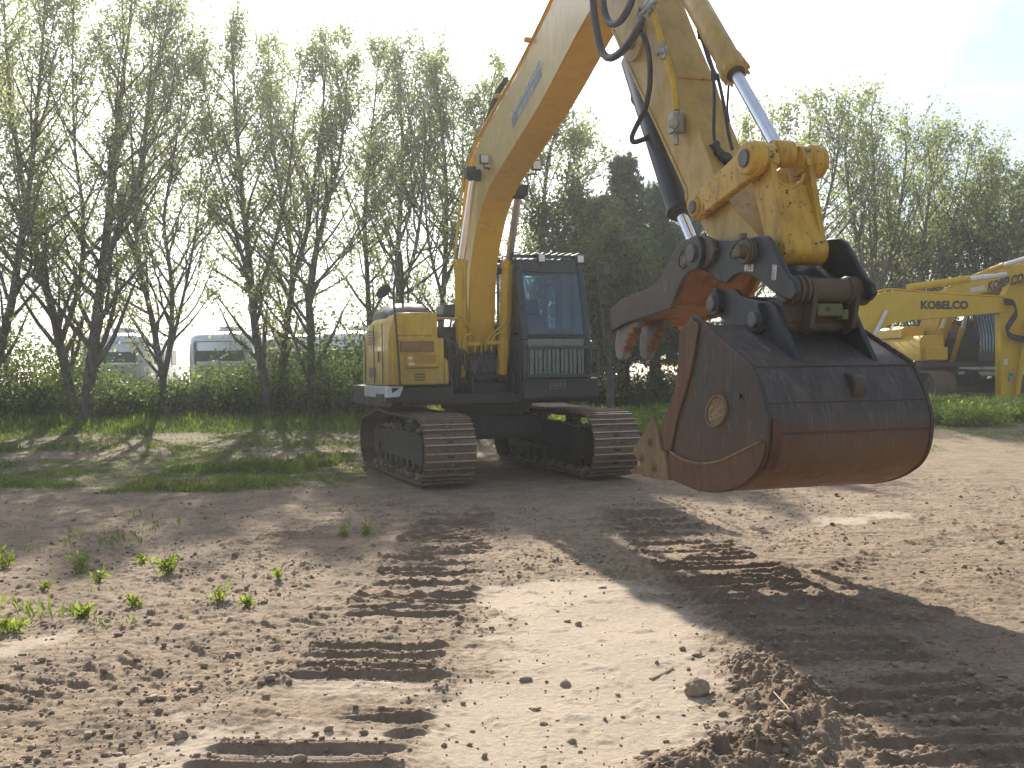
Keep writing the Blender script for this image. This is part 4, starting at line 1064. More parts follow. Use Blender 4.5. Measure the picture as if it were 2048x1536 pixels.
def linkage():
    for s in (-1, 1):
        m = MB(); l0, l1 = s * 0.265, s * 0.195
        m.prism(slab((AP, HP), 0.10, 0.128, 0.112), min(l0, l1), max(l0, l1))
        m.cyl((s * 0.185, -HP[0], HP[1]), (s * 0.315, -HP[0], HP[1]), 0.118, seg=32)
        m.cyl((s * 0.17, -AP[0], AP[1]), (s * 0.285, -AP[0], AP[1]), 0.083, seg=28)
        o = m.build("side_link", LINKY, EX, bevel=0.012)
        m = MB(); m.cyl((s * 0.27, -HP[0], HP[1]), (s * 0.335, -HP[0], HP[1]), 0.066, seg=24); m.build("link_pin", PINST, o, bevel=0.006); m = MB(); m.cyl((s * 0.25, -AP[0], AP[1]), (s * 0.30, -AP[0], AP[1]), 0.052, seg=24)
        m.build("link_pin", PINST, o, bevel=0.006)
    m = MB()
    dz = HP[1] - CP[1]
    for s in (-1, 1):
        m.prism([(HP[0] - 0.10, HP[1] + 0.05), (HP[0], HP[1] + 0.115), (HP[0] + 0.10, HP[1] + 0.03), (CP[0] + 0.10, CP[1] - 0.02), (CP[0], CP[1] - 0.11), (CP[0] - 0.11, CP[1]), (HP[0] - 0.13, HP[1] - 0.14)], s * 0.155 - 0.022, s * 0.155 + 0.022)
    m.prism([(HP[0] + 0.05, HP[1] - 0.17), (HP[0] + 0.088, HP[1] - 0.19), (CP[0] + 0.088, CP[1] + 0.05), (CP[0] + 0.05, CP[1] + 0.05)], -0.14, 0.14)
    m.prism([(HP[0] - 0.12, HP[1] - 0.16), (HP[0] - 0.09, HP[1] - 0.16), (CP[0] - 0.06, CP[1] + 0.05), (CP[0] - 0.09, CP[1] + 0.05)], -0.14, 0.14)
    m.cyl((-0.178, -CP[0], CP[1]), (0.178, -CP[0], CP[1]), 0.108, seg=36)
    for s in (-1, 1):
        m.cyl((s * 0.10, -HP[0], HP[1]), (s * 0.185, -HP[0], HP[1]), 0.112, seg=32)
        q = (s * 0.14, -HP[0] - 0.112, HP[1] - 0.03); m.cyl(q, (q[0], q[1] - 0.02, q[2]), 0.03, seg=12)
    # curved lip of the cut-out where the rod eye swings
    m.tube(smooth_path([(-0.13, -HP[0] - 0.075, HP[1] - 0.10), (-0.09, -HP[0] - 0.08, HP[1] - 0.17), (0.0, -HP[0] - 0.085, HP[1] - 0.205), (0.09, -HP[0] - 0.08, HP[1] - 0.17), (0.13, -HP[0] - 0.075, HP[1] - 0.10)], 5), 0.016, 8)
    o = m.build("bucket_link", LINKY, EX, bevel=0.010)
linkage()

# ---- thumb bracket / quick coupler
def coupler():
    LA = -0.30
    S = lambda x, y: FR.side(x, y, LA)
    near = [S(*q) for q in ((1385, 505), (1393, 486), (1412, 477), (1432, 478), (1462, 479), (1500, 477), (1520, 471), (1536, 472), (1546, 482), (1558, 508), (1572, 536), (1582, 552), (1594, 566), (1598, 585), (1588, 600), (1570, 596), (1545, 578), (1520, 560), (1500, 549), (1485, 546), (1470, 553), (1458, 566), (1440, 563), (1425, 548), (1405, 541), (1390, 525))]
    m = MB()
    for s in (-1, 1):
        m.prism(near, s * 0.30 - 0.02, s * 0.30 + 0.02)
    # cross members
    TP = FR.side(1399, 508, -0.34); 
    m.prism([S(1480, 522), S(1500, 520), S(1556, 572), S(1548, 578), S(1503, 548), S(1482, 545)], -0.28, 0.28)
    o = m.build("quick_coupler", COUP, EX, bevel=0.010)
    # front pin barrel
    FPn = FR.side(1640, 581, 0.0)
    m = MB(); m.cyl((-0.30, -FPn[0], FPn[1]), (0.34, -FPn[0], FPn[1]), 0.085, seg=36)
    for l in (-0.25, -0.20, -0.155): m.cyl((l, -FPn[0], FPn[1]), (l + 0.03, -FPn[0], FPn[1]), 0.102, seg=36)
    m.cyl((0.20, -FPn[0], FPn[1]), (0.36, -FPn[0], FPn[1]), 0.10, seg=36)
    m.build("coupler_barrel", weathered("brown_barrel", (0.085, 0.062, 0.045), dirt=(0.12, 0.06, 0.03), dirt_amt=0.8, rough=0.55, chips=0.7), o, bevel=0.008)
    # jaw plates hanging from the barrel and the latch block
    m = MB(); f, z = FPn
    for l in (-0.10, 0.235): m.prism([(f - 0.09, z + 0.10), (f + 0.09, z + 0.06), (f + 0.10, z - 0.06), (f + 0.05, z - 0.26), (f - 0.06, z - 0.30), (f - 0.1, z - 0.1)], l - 0.018, l + 0.018)
    m.prism([(f - 0.22, z - 0.05), (f - 0.03, z - 0.06), (f - 0.05, z - 0.22), (f - 0.2, z - 0.2)], -0.28, 0.28)
    m.build("jaw_plate", weathered("brown_jaw", (0.075, 0.055, 0.042), dirt=(0.10, 0.055, 0.03), dirt_amt=0.7, rough=0.6), o, bevel=0.008)
    m = MB(); m.box((0.03, -f - 0.04, z - 0.135), (0.20, 0.06, 0.085)); m.box((0.16, -f - 0.02, z - 0.165), (0.05, 0.08, 0.07))
    m.build("latch_block", GREENP, o, bevel=0.006)
    m = MB(); m.cyl((0.01, -f - 0.068, z - 0.13), (0.01, -f - 0.072, z - 0.13), 0.018, seg=12); m.build("latch_hole", GREASE_GAP, o)
    # bosses and pins on the near plate
    for (px, py), r, r2, nm in (((1506, 503), 0.095, 0.045, "arm_pin"),):
        c = FR.side(px, py, LA)
        m = MB(); 
        for k in range(4): m.cyl((-0.32 - 0.015 * k, -c[0], c[1]), (-0.332 - 0.015 * k, -c[0], c[1]), r - 0.008 * (k % 2), seg=32)
        m.cyl((-0.37, -c[0], c[1]), (-0.43, -c[0], c[1]), r2 * 1.3, r2, seg=8)
        m.box((-0.37, -c[0] + 0.02, c[1] + 0.105), (0.05, 0.05, 0.05))
        m.build(nm, weathered("brass_brown_pin", (0.13, 0.095, 0.05), dirt=(0.05, 0.04, 0.03), dirt_amt=0.8, rough=0.5, metal=0.3), o, bevel=0.006)
    # oval logo, near plate, and paper stickers
    m = MB(); oval(m, FR, 1473, 502, -0.322, 12, 15); m.build("logo_badge", [COUP, LETG], o)
    m = MB(); q = [FR.S(*p, -0.323) for p in ((1489, 529), (1507, 528), (1506, 543), (1489, 542))]; m.add(q, [(0, 1, 2, 3)], 0)
    text_into(m, "270", (Vector(q[0]) + Vector(q[1]) + Vector(q[2]) + Vector(q[3])) / 4 + Vector((-0.002, 0, 0)), (0, -1, 0), (0, 0, 1), 0.036, 1, 0.002)
    m.build("paper_label", [WHITE, BLACKT], o)
    m = MB(); q = [FR.S(*p, -0.323) for p in ((1545, 529), (1554, 530), (1552, 560), (1543, 560))]; m.add(q, [(0, 1, 2, 3)], 0)
    a, b = Vector(q[0]), Vector(q[3])
    text_into(m, "CO60", (Vector(q[0]) + Vector(q[1]) + Vector(q[2]) + Vector(q[3])) / 4 + Vector((-0.002, 0, 0)), (b - a), (0, -1, 0), 0.032, 1, 0.002, width=0.10)
    m.build("paper_label", [WHITE, BLACKT], o)
    return o
def oval(mb, F, px, py, lat, rx, ry, txt="Geith", tilt=28, fr_mi=0, tx_mi=1, thick=0.010):
    """raised oval maker's badge with a script word, sized in photo pixels on the plate at lat"""
    c = np.array(F.S(px, py, lat)); ex = np.array(F.S(px + rx, py, lat)) - c; ez = np.array(F.S(px, py - ry, lat)) - c
    A = np.linalg.norm(ex); B = abs(ez[2])
    pts = []
    for k in range(28):
        a = 2 * math.pi * k / 28; pts.append((A * math.cos(a), B * math.sin(a) + 0.22 * A * math.cos(a)))
    ring = [[(lat - t, c[1] - u * k, c[2] + v * k) for u, v in pts] for t, k in ((0.0, 1.0), (thick, 0.98), (thick, 0.88), (0.002, 0.86))]
    mb.loft(ring, fr_mi, caps=False)
    mb.add([(lat - 0.003, c[1] - u * 0.87, c[2] + v * 0.87) for u, v in pts], [tuple(range(28))], fr_mi)
    text_into(mb, txt, (lat - 0.004, c[1], c[2]), (0, -1, 0.30), (0, 0.12, 1), B * 0.95, tx_mi, 0.003, 0.02, 0.3, width=A * 1.45)
CO = coupler()

# ---- thumb
def thumb():
    LT = -0.34
    S = lambda x, y: FR.side(x, y, LT)
    outl = [(1223.7, 618.6), (1228, 662), (1254, 646), (1300, 632), (1345, 617), (1356, 587.6), (1370, 556.6), (1385, 541), (1400, 537), (1415, 534), (1428, 520), (1434, 500), (1427, 478), (1410.5, 471), (1392, 473.7), (1372, 480), (1356, 496), (1341, 522), (1327, 551), (1316, 567.5), (1301, 578.5), (1265, 590), (1246, 599.5)]
    pr = [S(*q) for q in outl]
    m = MB()
    m.prism(pr, LT - 0.022, LT + 0.022)
    th = m.build("thumb", COUP_T, EX, bevel=0.008)
    m = MB(); m.prism(pr, 0.34 - 0.022, 0.34 + 0.022)
    # inner web plates
    web = [S(*q) for q in ((1236, 652), (1254, 640), (1300, 625), (1338, 611), (1350, 584), (1362, 556), (1378, 538), (1392, 530))]
    def inset(pts, d):
        out = []
        for i in range(len(pts)):
            a = np.array(pts[max(0, i - 1)]); b = np.array(pts[min(len(pts) - 1, i + 1)]); t = (b - a) / np.linalg.norm(b - a); out.append((pts[i][0] - t[1] * d, pts[i][1] + t[0] * d))
        return out
    m.prism(web + inset(web, 0.03)[::-1], -0.32, 0.32)
    m.build("thumb_web", RUST, th, bevel=0.006)
    # pin boss
    c = S(1399, 507); m = MB(); m.cyl((LT - 0.02, -c[0], c[1]), (LT - 0.06, -c[0], c[1]), 0.14, 0.135, seg=36); m.build("thumb_boss", COUP, th, bevel=0.01)
    m = MB(); m.cyl((LT - 0.055, -c[0], c[1]), (LT - 0.085, -c[0], c[1]), 0.068, seg=28); m.cyl((LT - 0.05, -c[0], c[1]), (0.38, -c[0], c[1]), 0.06, seg=24)
    m.build("thumb_pin", PINST, th, bevel=0.006)
    m = MB(); c2 = S(1336, 575); 
    m.cyl((LT - 0.0225, -c2[0], c2[1]), (LT - 0.0245, -c2[0], c2[1]), 0.052, seg=28); m.build("lifting_hole", GREASE_GAP, th)
    m = MB(); oval(m, FR, 1369, 517, LT - 0.022, 11, 19, tilt=20); m.build("logo_badge", [COUP, LETG], th)
    # claws with stepped edges
    for lat in (-0.27, -0.02):
        F2 = lambda x, y: FR.side(x, y, -0.27)
        base = [F2(1283, 640), F2(1243, 652), F2(1238, 675), F2(1236.5, 695), F2(1239, 712), F2(1245, 720), F2(1251, 716)]
        st = [(1253, 705), (1257, 704), (1256, 694), (1262, 692), (1261, 681), (1268, 678), (1267, 668), (1276, 665), (1275, 656), (1284, 653)]
        m = MB(); m.prism(base + [F2(*q) for q in st], lat - 0.035, lat + 0.035)
        m.build("thumb_claw", PALE if lat < 0.1 else RUST, th, bevel=0.004)
        m = MB(); e = [F2(*q) for q in st]; e2 = [F2(q[0] - 5, q[1] - 2) for q in st]
        m.prism(e + e2[::-1], lat - 0.040, lat + 0.040); m.build("claw_edge", RUST, th, bevel=0.003)
COUP_T = weathered("thumb_paint", (0.062, 0.055, 0.050), dirt=(0.15, 0.082, 0.045), dirt_amt=0.9, rough=0.5, chips=0.70, scale=3.2, var=0.3, scratch=((1, 2.5, 5), 0.45, (0.17, 0.14, 0.115)))
thumb()

# ---- bucket
BW = 0.665
BWF = 0.535      # the bucket hangs a little to the machine's right of the pin centre
def bucket():
    S = lambda x, y: FR.side(x, y, -BW)
    back = [S(*q) for q in ((1411, 649), (1443, 676), (1478, 705), (1511, 733))]
    curve = smooth2([S(*q) for q in ((1511, 733), (1527, 774), (1537, 813), (1543, 848), (1540, 900), (1527, 939), (1502, 964), (1473, 978), (1438, 984), (1401, 979), (1369, 966), (1349, 957), (1312, 940))], 4)
    outer = back[:-1] + curve
    def inset(pts, d):
        out = []
        for i in range(len(pts)):
            a = np.array(pts[max(0, i - 1)]); b = np.array(pts[min(len(pts) - 1, i + 1)]); t = (b - a) / np.linalg.norm(b - a); out.append((pts[i][0] + t[1] * d, pts[i][1] - t[0] * d))
        return out
    cen = np.mean(np.array(outer), axis=0)
    ins = inset(outer, 0.028)
    if np.linalg.norm(np.array(ins[10]) - cen) > np.linalg.norm(np.array(outer[10]) - cen): ins = inset(outer, -0.028)
    m = MB(); m.prism(outer + ins[::-1], -BW, BWF)
    bk = m.build("bucket", BKT, EX, bevel=0.006)
    # side plates
    sp = [S(*q) for q in ((1393.5, 633.6), (1400, 633), (1411, 643))] + [lift(p, (0, 0), 0) for p in back[1:-1]] + curve[:-2] + [S(*q) for q in ((1333, 905), (1331.6, 843), (1346, 810.6), (1359, 773.5), (1364, 739), (1366, 707), (1367.5, 664.6))]
    c0 = np.mean(np.array(sp), axis=0)
    sp2 = [(p[0] + (p[0] - c0[0]) * 0.012, p[1] + (p[1] - c0[1]) * 0.012) for p in sp]
    for s in (-1, 1):
        m = MB(); W_ = BW if s < 0 else BWF; a, b = s * W_, s * (W_ + 0.028); m.prism(sp2, min(a, b), max(a, b))
        side = m.build("side_plate", BSIDE, bk, bevel=0.006)
    LN = -BW - 0.030
    # leading edge bar on the mouth side, lower wear plate, weld bead
    m = MB()
    m.prism([S(*q) for q in ((1394, 637), (1409, 648), (1403, 690), (1398, 716), (1391, 750), (1383, 782), (1372, 812), (1363, 845), (1356, 880), (1352, 903), (1338, 900), (1335, 846), (1349, 812), (1361, 775), (1366.5, 740), (1368.5, 707), (1370, 666))], LN - 0.018, LN)
    m.build("edge_bar", BWEAR, bk, bevel=0.005)
    m = MB()
    arc = smooth2([S(*q) for q in ((1351, 903), (1378.6, 919.5), (1413, 927), (1450, 922), (1487.5, 905), (1534, 883))], 4)
    low = [p for p in curve if p[1] < S(1536, 886)[1] + 0.0][:-2]
    m.prism(arc + [lift(p, (0, 0), 0) for p in low], LN - 0.014, LN)
    m.build("wear_plate", BWEAR, bk, bevel=0.005)
    m = MB(); m.tube([(LN - 0.012, -f, z) for f, z in arc], 0.010, 8); m.build("weld_bead", MUDST, bk)
    # heel wear strips round the curve at the near edge
    m = MB(); hs = [p for p in curve if S(1525, 945)[1] < p[1] < S(1541, 840)[1] + 0.02]
    m.prism([lift(p, (1, -0.1), 0.004) for p in hs] + [lift(p, (1, -0.2), 0.028) for p in hs[::-1]], -BW, -BW + 0.06); m.build("heel_strip", BWEAR, bk, bevel=0.004)
    # seams on the back
    m = MB()
    for q in ((1535, 806), (1543, 868), (1511, 733)):
        f, z = S(*q); m.tube([(-BW, -f - 0.004, z), (BWF, -f - 0.004, z)], 0.005, 6)
    m.build("weld_seam", BWEAR, bk)
    # far edge bead
    m = MB()
    rnd = random.Random(3)
    for k in range(34):
        t = k / 33; p = np.array(back[0]) * (1 - t) + np.array(back[-1]) * t
        m.cyl((BWF + 0.01, -p[0] + 0.0, p[1]), (BWF + 0.02, -p[0] - 0.016, p[1] + 0.016), rnd.uniform(0.008, 0.016), seg=6)
    m.build("weld_bead", BWEAR, bk)
    # logo on the side
    m = MB(); oval(m, FR, 1434, 822, LN, 22, 32, thick=0.016); m.build("logo_badge", [MUDST, LETG], bk)
    for px, py in ((1370, 776), (1490, 792)): 
        m = MB(); f, z = S(px, py); m.cyl((LN - 0.019, -f, z), (LN - 0.001, -f, z), 0.014, seg=10)
        m.build("bolt_hole", GREASE_GAP, bk)
    # side cutters and teeth
    for s in (-1, 1):
        m = MB(); W_ = BW if s < 0 else BWF; a, b = s * (W_ + 0.03), s * (W_ + 0.065)
        m.prism([S(*q) for q in ((1318, 831), (1327, 852), (1337, 900), (1345, 905), (1352, 960), (1330, 958), (1299, 951), (1293, 922), (1280, 906), (1281, 898), (1300, 868))], min(a, b), max(a, b))
        sc_ = m.build("side_cutter", MUDST, bk, bevel=0.006)
        for px, py in ((1316, 882), (1299, 914), (1324, 934)):
            m = MB(); f, z = S(px, py); m.cyl((s * (W_ + 0.06), -f, z), (s * (W_ + 0.095), -f, z), 0.026, seg=6); m.cyl((s * (W_ + 0.06), -f, z), (s * (W_ + 0.075), -f, z), 0.038, seg=16)
            m.build("cutter_bolt", MUDST, sc_, bevel=0.004)
    for k in range(5):
        l = -BW + 0.06 + (BW + BWF - 0.12) * k / 4
        m = MB()
        tip = S(1256, 943); r0a, r0b = S(1292, 922), S(1300, 953); ba, bb = S(1345, 935), S(1347, 960)
        m.loft([[(l - 0.045, -tip[0] , tip[1] - 0.008), (l + 0.045, -tip[0], tip[1] - 0.008), (l + 0.045, -tip[0], tip[1] + 0.008), (l - 0.045, -tip[0], tip[1] + 0.008)],
                [(l - 0.055, -r0b[0], r0b[1]), (l + 0.055, -r0b[0], r0b[1]), (l + 0.055, -r0a[0], r0a[1]), (l - 0.055, -r0a[0], r0a[1])],
                [(l - 0.06, -bb[0], bb[1]), (l + 0.06, -bb[0], bb[1]), (l + 0.06, -ba[0], ba[1]), (l - 0.06, -ba[0], ba[1])]])
        m.build("bucket_tooth", TOOTH, bk, bevel=0.012, segs=3)
    # hanger ears
    LE = -0.30
    E = lambda x, y: FR.side(x, y, LE)
    ear = [E(*q) for q in ((1432, 606), (1440, 586), (1455, 577), (1472, 578), (1485, 592), (1510, 600), (1545, 604), (1556, 612), (1566, 640), (1578, 672), (1592, 706), (1611, 752), (1600, 760), (1560, 742), (1520, 712), (1490, 690), (1470, 668), (1452, 640), (1440, 625))]
    for s in (-1, 1):
        m = MB(); m.prism(ear, s * 0.30 - 0.022, s * 0.30 + 0.022); eo = m.build("hanger_ear", COUP, bk, bevel=0.008)
        for px, py in ((1443, 608), (1527, 640)):
            m = MB(); f, z = E(px, py); m.cyl((s * 0.31, -f, z), (s * 0.375, -f, z), 0.088, seg=32)
            m.box((s * 0.35, -f - 0.02, z + 0.09), (0.05, 0.06, 0.05))
            m.build("pin_collar", COUP, eo, bevel=0.008)
    for px, py in ((1443, 608), (1527, 640)):
        f, z = E(px, py); m = MB(); m.cyl((-0.40, -f, z), (0.40, -f, z), 0.056, seg=28); m.build("bucket_pin", PINST, bk, bevel=0.008)
    # yellowish cross tube and stiffener between the ears
    f, z = FR.side(1618, 645, 0.0); m = MB(); m.cyl((-0.28, -f, z), (0.28, -f, z), 0.065, seg=28); m.build("cross_tube", weathered("mud_tube", (0.12, 0.095, 0.055), dirt=(0.07, 0.05, 0.03), dirt_amt=0.8, rough=0.7), bk)
    # torque plate between the ears, and gussets
    p0, p1 = np.array(back[0]), np.array(back[-1])
    nrm = np.array([-(p1 - p0)[1], (p1 - p0)[0]]); nrm = nrm / np.linalg.norm(nrm)
    if nrm[1] < 0: nrm = -nrm
    def on_back(t, h): q = p0 * (1 - t) + p1 * t + nrm * h; return (float(q[0]), float(q[1]))
    # paint pen scribble on the back plate near the ear
    m = MB(); o0 = Vector((-0.43, -on_back(0.42, 0.004)[0], on_back(0.42, 0.004)[1])); dd = Vector((0, -(p1 - p0)[0], (p1 - p0)[1])).normalized()
    text_into(m, "1U3CX X-804", o0, dd, Vector((-1, 0, 0)).cross(dd).cross(dd) * -1 if False else Vector((1, 0, 0)), 0.04, 0, 0.003, width=0.36)
    m.build("chalk_mark", plain("faint_paint_pen", (0.22, 0.22, 0.24), 0.7), bk)
    # lifting eye on the back
    m = MB(); l = 0.0
    X = lambda x, y: FR.side(x, y, 0.02)
    pr = smooth2([X(1668, 745), X(1690, 744), X(1712, 748), X(1724, 762), X(1722, 785), X(1712, 812), X(1704, 832)], 4)
    pin_ = smooth2([X(1696, 832), X(1702, 806), X(1709, 784), X(1711, 768), X(1704, 758), X(1688, 754), X(1668, 755)], 4)
    m.prism(pr + pin_, -0.03, 0.06)
    m.build("lifting_eye", weathered("rubbed_eye_steel", (0.10, 0.068, 0.042), dirt=(0.045, 0.04, 0.045), dirt_amt=0.8, rough=0.45, metal=0.3), bk, bevel=0.010)
    m = MB(); m.prism([X(1640, 748), X(1690, 752), X(1700, 770), X(1690, 832), X(1660, 830)], 0.0, 0.03); m.build("eye_plate", COUP, bk, bevel=0.006)
bucket()

# ------------------------------------------------------------------ machines standing behind, on the right
BYEL = weathered("new_machine_yellow", (0.64, 0.40, 0.006), dirt=(0.3, 0.19, 0.02), dirt_amt=0.25, rough=0.5, chips=0.8, coat=0.0, var=0.08, bump=0.02)
WRAP = plain("white_wrapping", (0.72, 0.72, 0.72), rough=0.6, var=0.12, scale=12)

def simple_track(root, lat, place=None):
    P, d = track_path(); n = 47; pitch = d[-1] / n
    m = MB(); ring = MB()
    for k in range(n):
        a = at_path(P, d, k * pitch); b = at_path(P, d, (k + 1) * pitch); t = (b - a) / np.linalg.norm(b - a); nrm = np.array([t[1], -t[0]]); c = (a + b) / 2
        rot = Matrix.Rotation(-math.atan2(t[1], t[0]), 3, 'X')
        ring.box((lat, -c[0], c[1]), (0.7, pitch * 0.97, 0.03), 0, rot)
        for off in (-0.06, 0.03):
            q = c + t * off + nrm * 0.022; ring.box((lat, -q[0], q[1]), (0.7, 0.016, 0.03), 0, rot)
    tr = ring.build("crawler_track", SHOE, root)
    m.prism([(-1.55, 0.28), (1.5, 0.28), (1.55, 0.62), (1.2, 0.72), (-1.3, 0.72), (-1.5, 0.62)], lat - 0.2, lat + 0.2)
    m.build("track_frame", DARK, tr, bevel=0.01)
    for c, r, nm in (((-1.78, 0.455), 0.36, "sprocket"), ((1.70, 0.50), 0.38, "idler")):
        m = MB(); m.cyl((lat - 0.13, -c[0], c[1]), (lat + 0.13, -c[0], c[1]), r, seg=24); m.cyl((lat - 0.17, -c[0], c[1]), (lat - 0.12, -c[0], c[1]), r * 0.6, seg=20); m.build(nm, DARK, tr, bevel=0.006)
    return tr

def parked_excavator(F, label, boom_prof, arm_prof, cyls, arm_cyl, extra=None):
    """F frame; all profiles in (f, z)"""
    root = empty("excavator", F.o, F.a)
    tag(root, label, "excavator", "yellow excavators")
    for l in (-1.15, 1.15): simple_track(root, l)
    m = MB(); m.cyl((0, 0, 0.6), (0, 0, 1.1), 0.66, seg=32); m.box((0, 0, 0.7), (2.0, 1.3, 0.3)); m.build("car_body", DARK, root, bevel=0.01)
    m = MB(); m.box((0, 0.5, 1.17), (2.6, 3.6, 0.16)); m.build("swing_deck", DARK, root, bevel=0.01)
    m = MB()
    m.loft([[(-1.42 + i, -1.3, z), (-0.62, -1.3, z), (-0.62, 0.9, z), (-1.42 + i, 0.9, z)] for z, i in ((1.28, 0), (1.9, 0.0), (2.05, 0.1))])
    m.loft([[(-1.42 + i, -0.35, z), (-0.62, -0.35, z), (-0.62, 1.6, z), (-1.42 + i, 1.6, z)] for z, i in ((2.0, 0), (2.28, 0.03), (2.36, 0.12))])
    m.box((-0.95, -1.36, 1.5), (0.75, 0.14, 0.4))
    m.build("right_side_body", BYEL, root, bevel=0.03, segs=3)
    m = MB(); m.box((0.3, 1.0, 1.75), (1.9, 1.7, 1.0)); m.build("engine_bay", HOOD, root, bevel=0.03)
    prof = [(1.36, -1.6), (1.30, -1.9), (1.05, -2.35), (0.6, -2.68), (0.0, -2.8), (-0.6, -2.68), (-1.05, -2.35), (-1.30, -1.9), (-1.36, -1.6)]
    m = MB(); m.loft([[(l, -f, z) for l, f in prof] for z in (1.15, 1.25, 2.1, 2.2)]); m.build("counterweight", BYEL, root, bevel=0.04, segs=3)
    m = MB()
    L0, L1 = 0.40, 1.40
    for l in (L0, L1 - 0.07):
        m.prism([(1.45, 1.25), (1.52, 2.0), (1.25, 3.02), (1.15, 3.02), (1.40, 2.0), (1.35, 1.25)], l, l + 0.07); m.prism([(-0.3, 1.25), (-0.3, 3.02), (-0.2, 3.02), (-0.2, 1.25)], l, l + 0.07)
        m.prism([(-0.3, 1.25), (1.4, 1.25), (1.42, 2.0), (-0.3, 2.0)], l + 0.01, l + 0.05)
    m.prism([(1.28, 3.0), (1.2, 3.1), (-0.3, 3.1), (-0.35, 3.0)], L0, L1); m.prism([(1.40, 1.25), (1.48, 1.25), (1.50, 1.5), (1.42, 1.5)], L0, L1)
    cb = m.build("cab", CABM, root, bevel=0.015)
    m = MB(); m.prism([(1.50, 1.5), (1.515, 2.0), (1.26, 2.98), (1.25, 2.98), (1.505, 2.0), (1.49, 1.5)], L0 + 0.07, L1 - 0.07); m.build("windscreen", GLASS, cb)
    m = MB(); m.prism([(0.55, 1.6), (1.0, 1.6), (1.0, 1.75), (0.7, 1.8), (0.6, 2.5), (0.5, 2.5)], 0.62, 1.05); m.build("seat", SEATM, cb, bevel=0.03)
    m = MB()
    for k in range(9):
        l = L0 + 0.08 + 0.85 * k / 8; m.prism([(1.56, 1.5), (1.58, 2.0), (1.31, 3.02), (1.29, 3.02), (1.56, 2.0), (1.54, 1.5)], l - 0.008, l + 0.008)
    m.build("front_guard", CABM, cb)
    m = MB(); m.prism(boom_prof, -0.23, 0.23); bo = m.build("boom", BYEL, root, bevel=0.012)
    m = MB()
    n = len(boom_prof) // 2
    for l in (-0.15, -0.08, 0.10):
        m.tube(smooth_path([(l, -f, z + 0.05) for f, z in boom_prof[n + 1:]], 4), 0.024, 8)
    m.build("hydraulic_pipe", BYEL, bo)
    m = MB(); m.prism(arm_prof, -0.17, 0.17); ar = m.build("arm", BYEL, root, bevel=0.012)
    for b, g, e in cyls:
        for s in (-1, 1):
            m = MB(); m.cyl((s * 0.36, -b[0], b[1]), (s * 0.36, -g[0], g[1]), 0.085, seg=20); c = m.build("boom_cylinder", BYEL, root, bevel=0.005)
            m = MB(); m.cyl((s * 0.36, -g[0], g[1]), (s * 0.34, -e[0], e[1]), 0.055, seg=16); m.build("cylinder_rod", WRAP, c)
    if arm_cyl:
        b, g, e = arm_cyl
        m = MB(); m.cyl((0, -b[0], b[1]), (0, -g[0], g[1]), 0.10, seg=20); c = m.build("arm_cylinder", BYEL, root, bevel=0.005)
        m = MB()
        B, E_ = Vector((0, -g[0], g[1])), Vector((0, -e[0], e[1])); rn = random.Random(3)
        m.tube([B.lerp(E_, k / 9) for k in range(10)], [0.075 + rn.uniform(-0.012, 0.018) for k in range(10)], 12); m.build("wrapped_rod", WRAP, c)
    return root, bo, ar

# machine seen side-on, boom reaching to the right
FA = Frame(7.7, 28.0, 90.0, 0.42)
A = lambda x, y: FA.side(x, y, -0.23)
bp_lo = [A(1672, 712), A(1690, 700), A(1738, 682), A(1760, 660), A(1785, 647), A(1830, 640), A(1900, 635), A(2003, 625), A(2022, 617)]
bp_up = [A(2022, 600), A(2010, 596), A(1900, 590), A(1800, 582), A(1765, 584), A(1735, 601), A(1700, 626), A(1668, 660), A(1660, 700)]
ap = [A(2000, 618), A(2003, 640), A(2004, 720), A(2003, 800), A(2010, 822), A(2030, 822), A(2036, 800), A(2046, 720), A(2060, 640), A(2075, 600), A(2080, 560), A(2062, 535), A(2040, 540), A(2024, 560), A(2012, 590)]
ra, boa, ara = parked_excavator(FA, "newer yellow excavator standing side-on behind the bucket, black lettering along its straight boom",
    bp_lo + bp_up, ap, [(A(1640, 745), A(1738, 684), A(1770, 622))], (A(1822, 574), A(1946, 556), A(2030, 547)))
m = MB(); o_ = Vector(FA.S(1889, 610, -0.236)); text_into(m, "KOBELCO", o_, (0, -1, -0.012), (0, 0, 1), 0.24, 0, 0.004, 0.055, 0, width=1.32); m.build("boom_lettering", BLACKT, boa)
m = MB()
for dx in (0.0, 0.07, 0.14):
    pts = [FA.S(2008, 598, -0.3), FA.S(2026, 602, -0.34), FA.S(2031, 622, -0.34), FA.S(2020, 640, -0.33), FA.S(2013, 655, -0.33), FA.S(2022, 668, -0.33), FA.S(2048, 674, -0.33), FA.S(2075, 678, -0.3)]
    m.tube(smooth_path([(p[0] - dx * 0.4, p[1], p[2] - dx * 0.9) for p in pts], 5), 0.030, 8)
m.build("hydraulic_hose", RUBBER, ara)
m = MB(); m.box(FA.S(2012, 724, -0.18), (0.01, 0.11, 0.16)); m.build("label_plate", WHITE, ara)
m = MB(); c = Vector(FA.S(2022, 748, -0.2)); m.cyl(c, c + Vector((-0.06, 0, 0.05)), 0.06, seg=10); m.box(c + Vector((0, 0, -0.12)), (0.06, 0.12, 0.16)); m.build("valve_fitting", FITTING, ara)
m = MB(); m.tube([FA.S(2056, 640, -0.3), FA.S(2034, 790, -0.3)], 0.07, 12); m.build("bucket_cylinder", BYEL, ara)

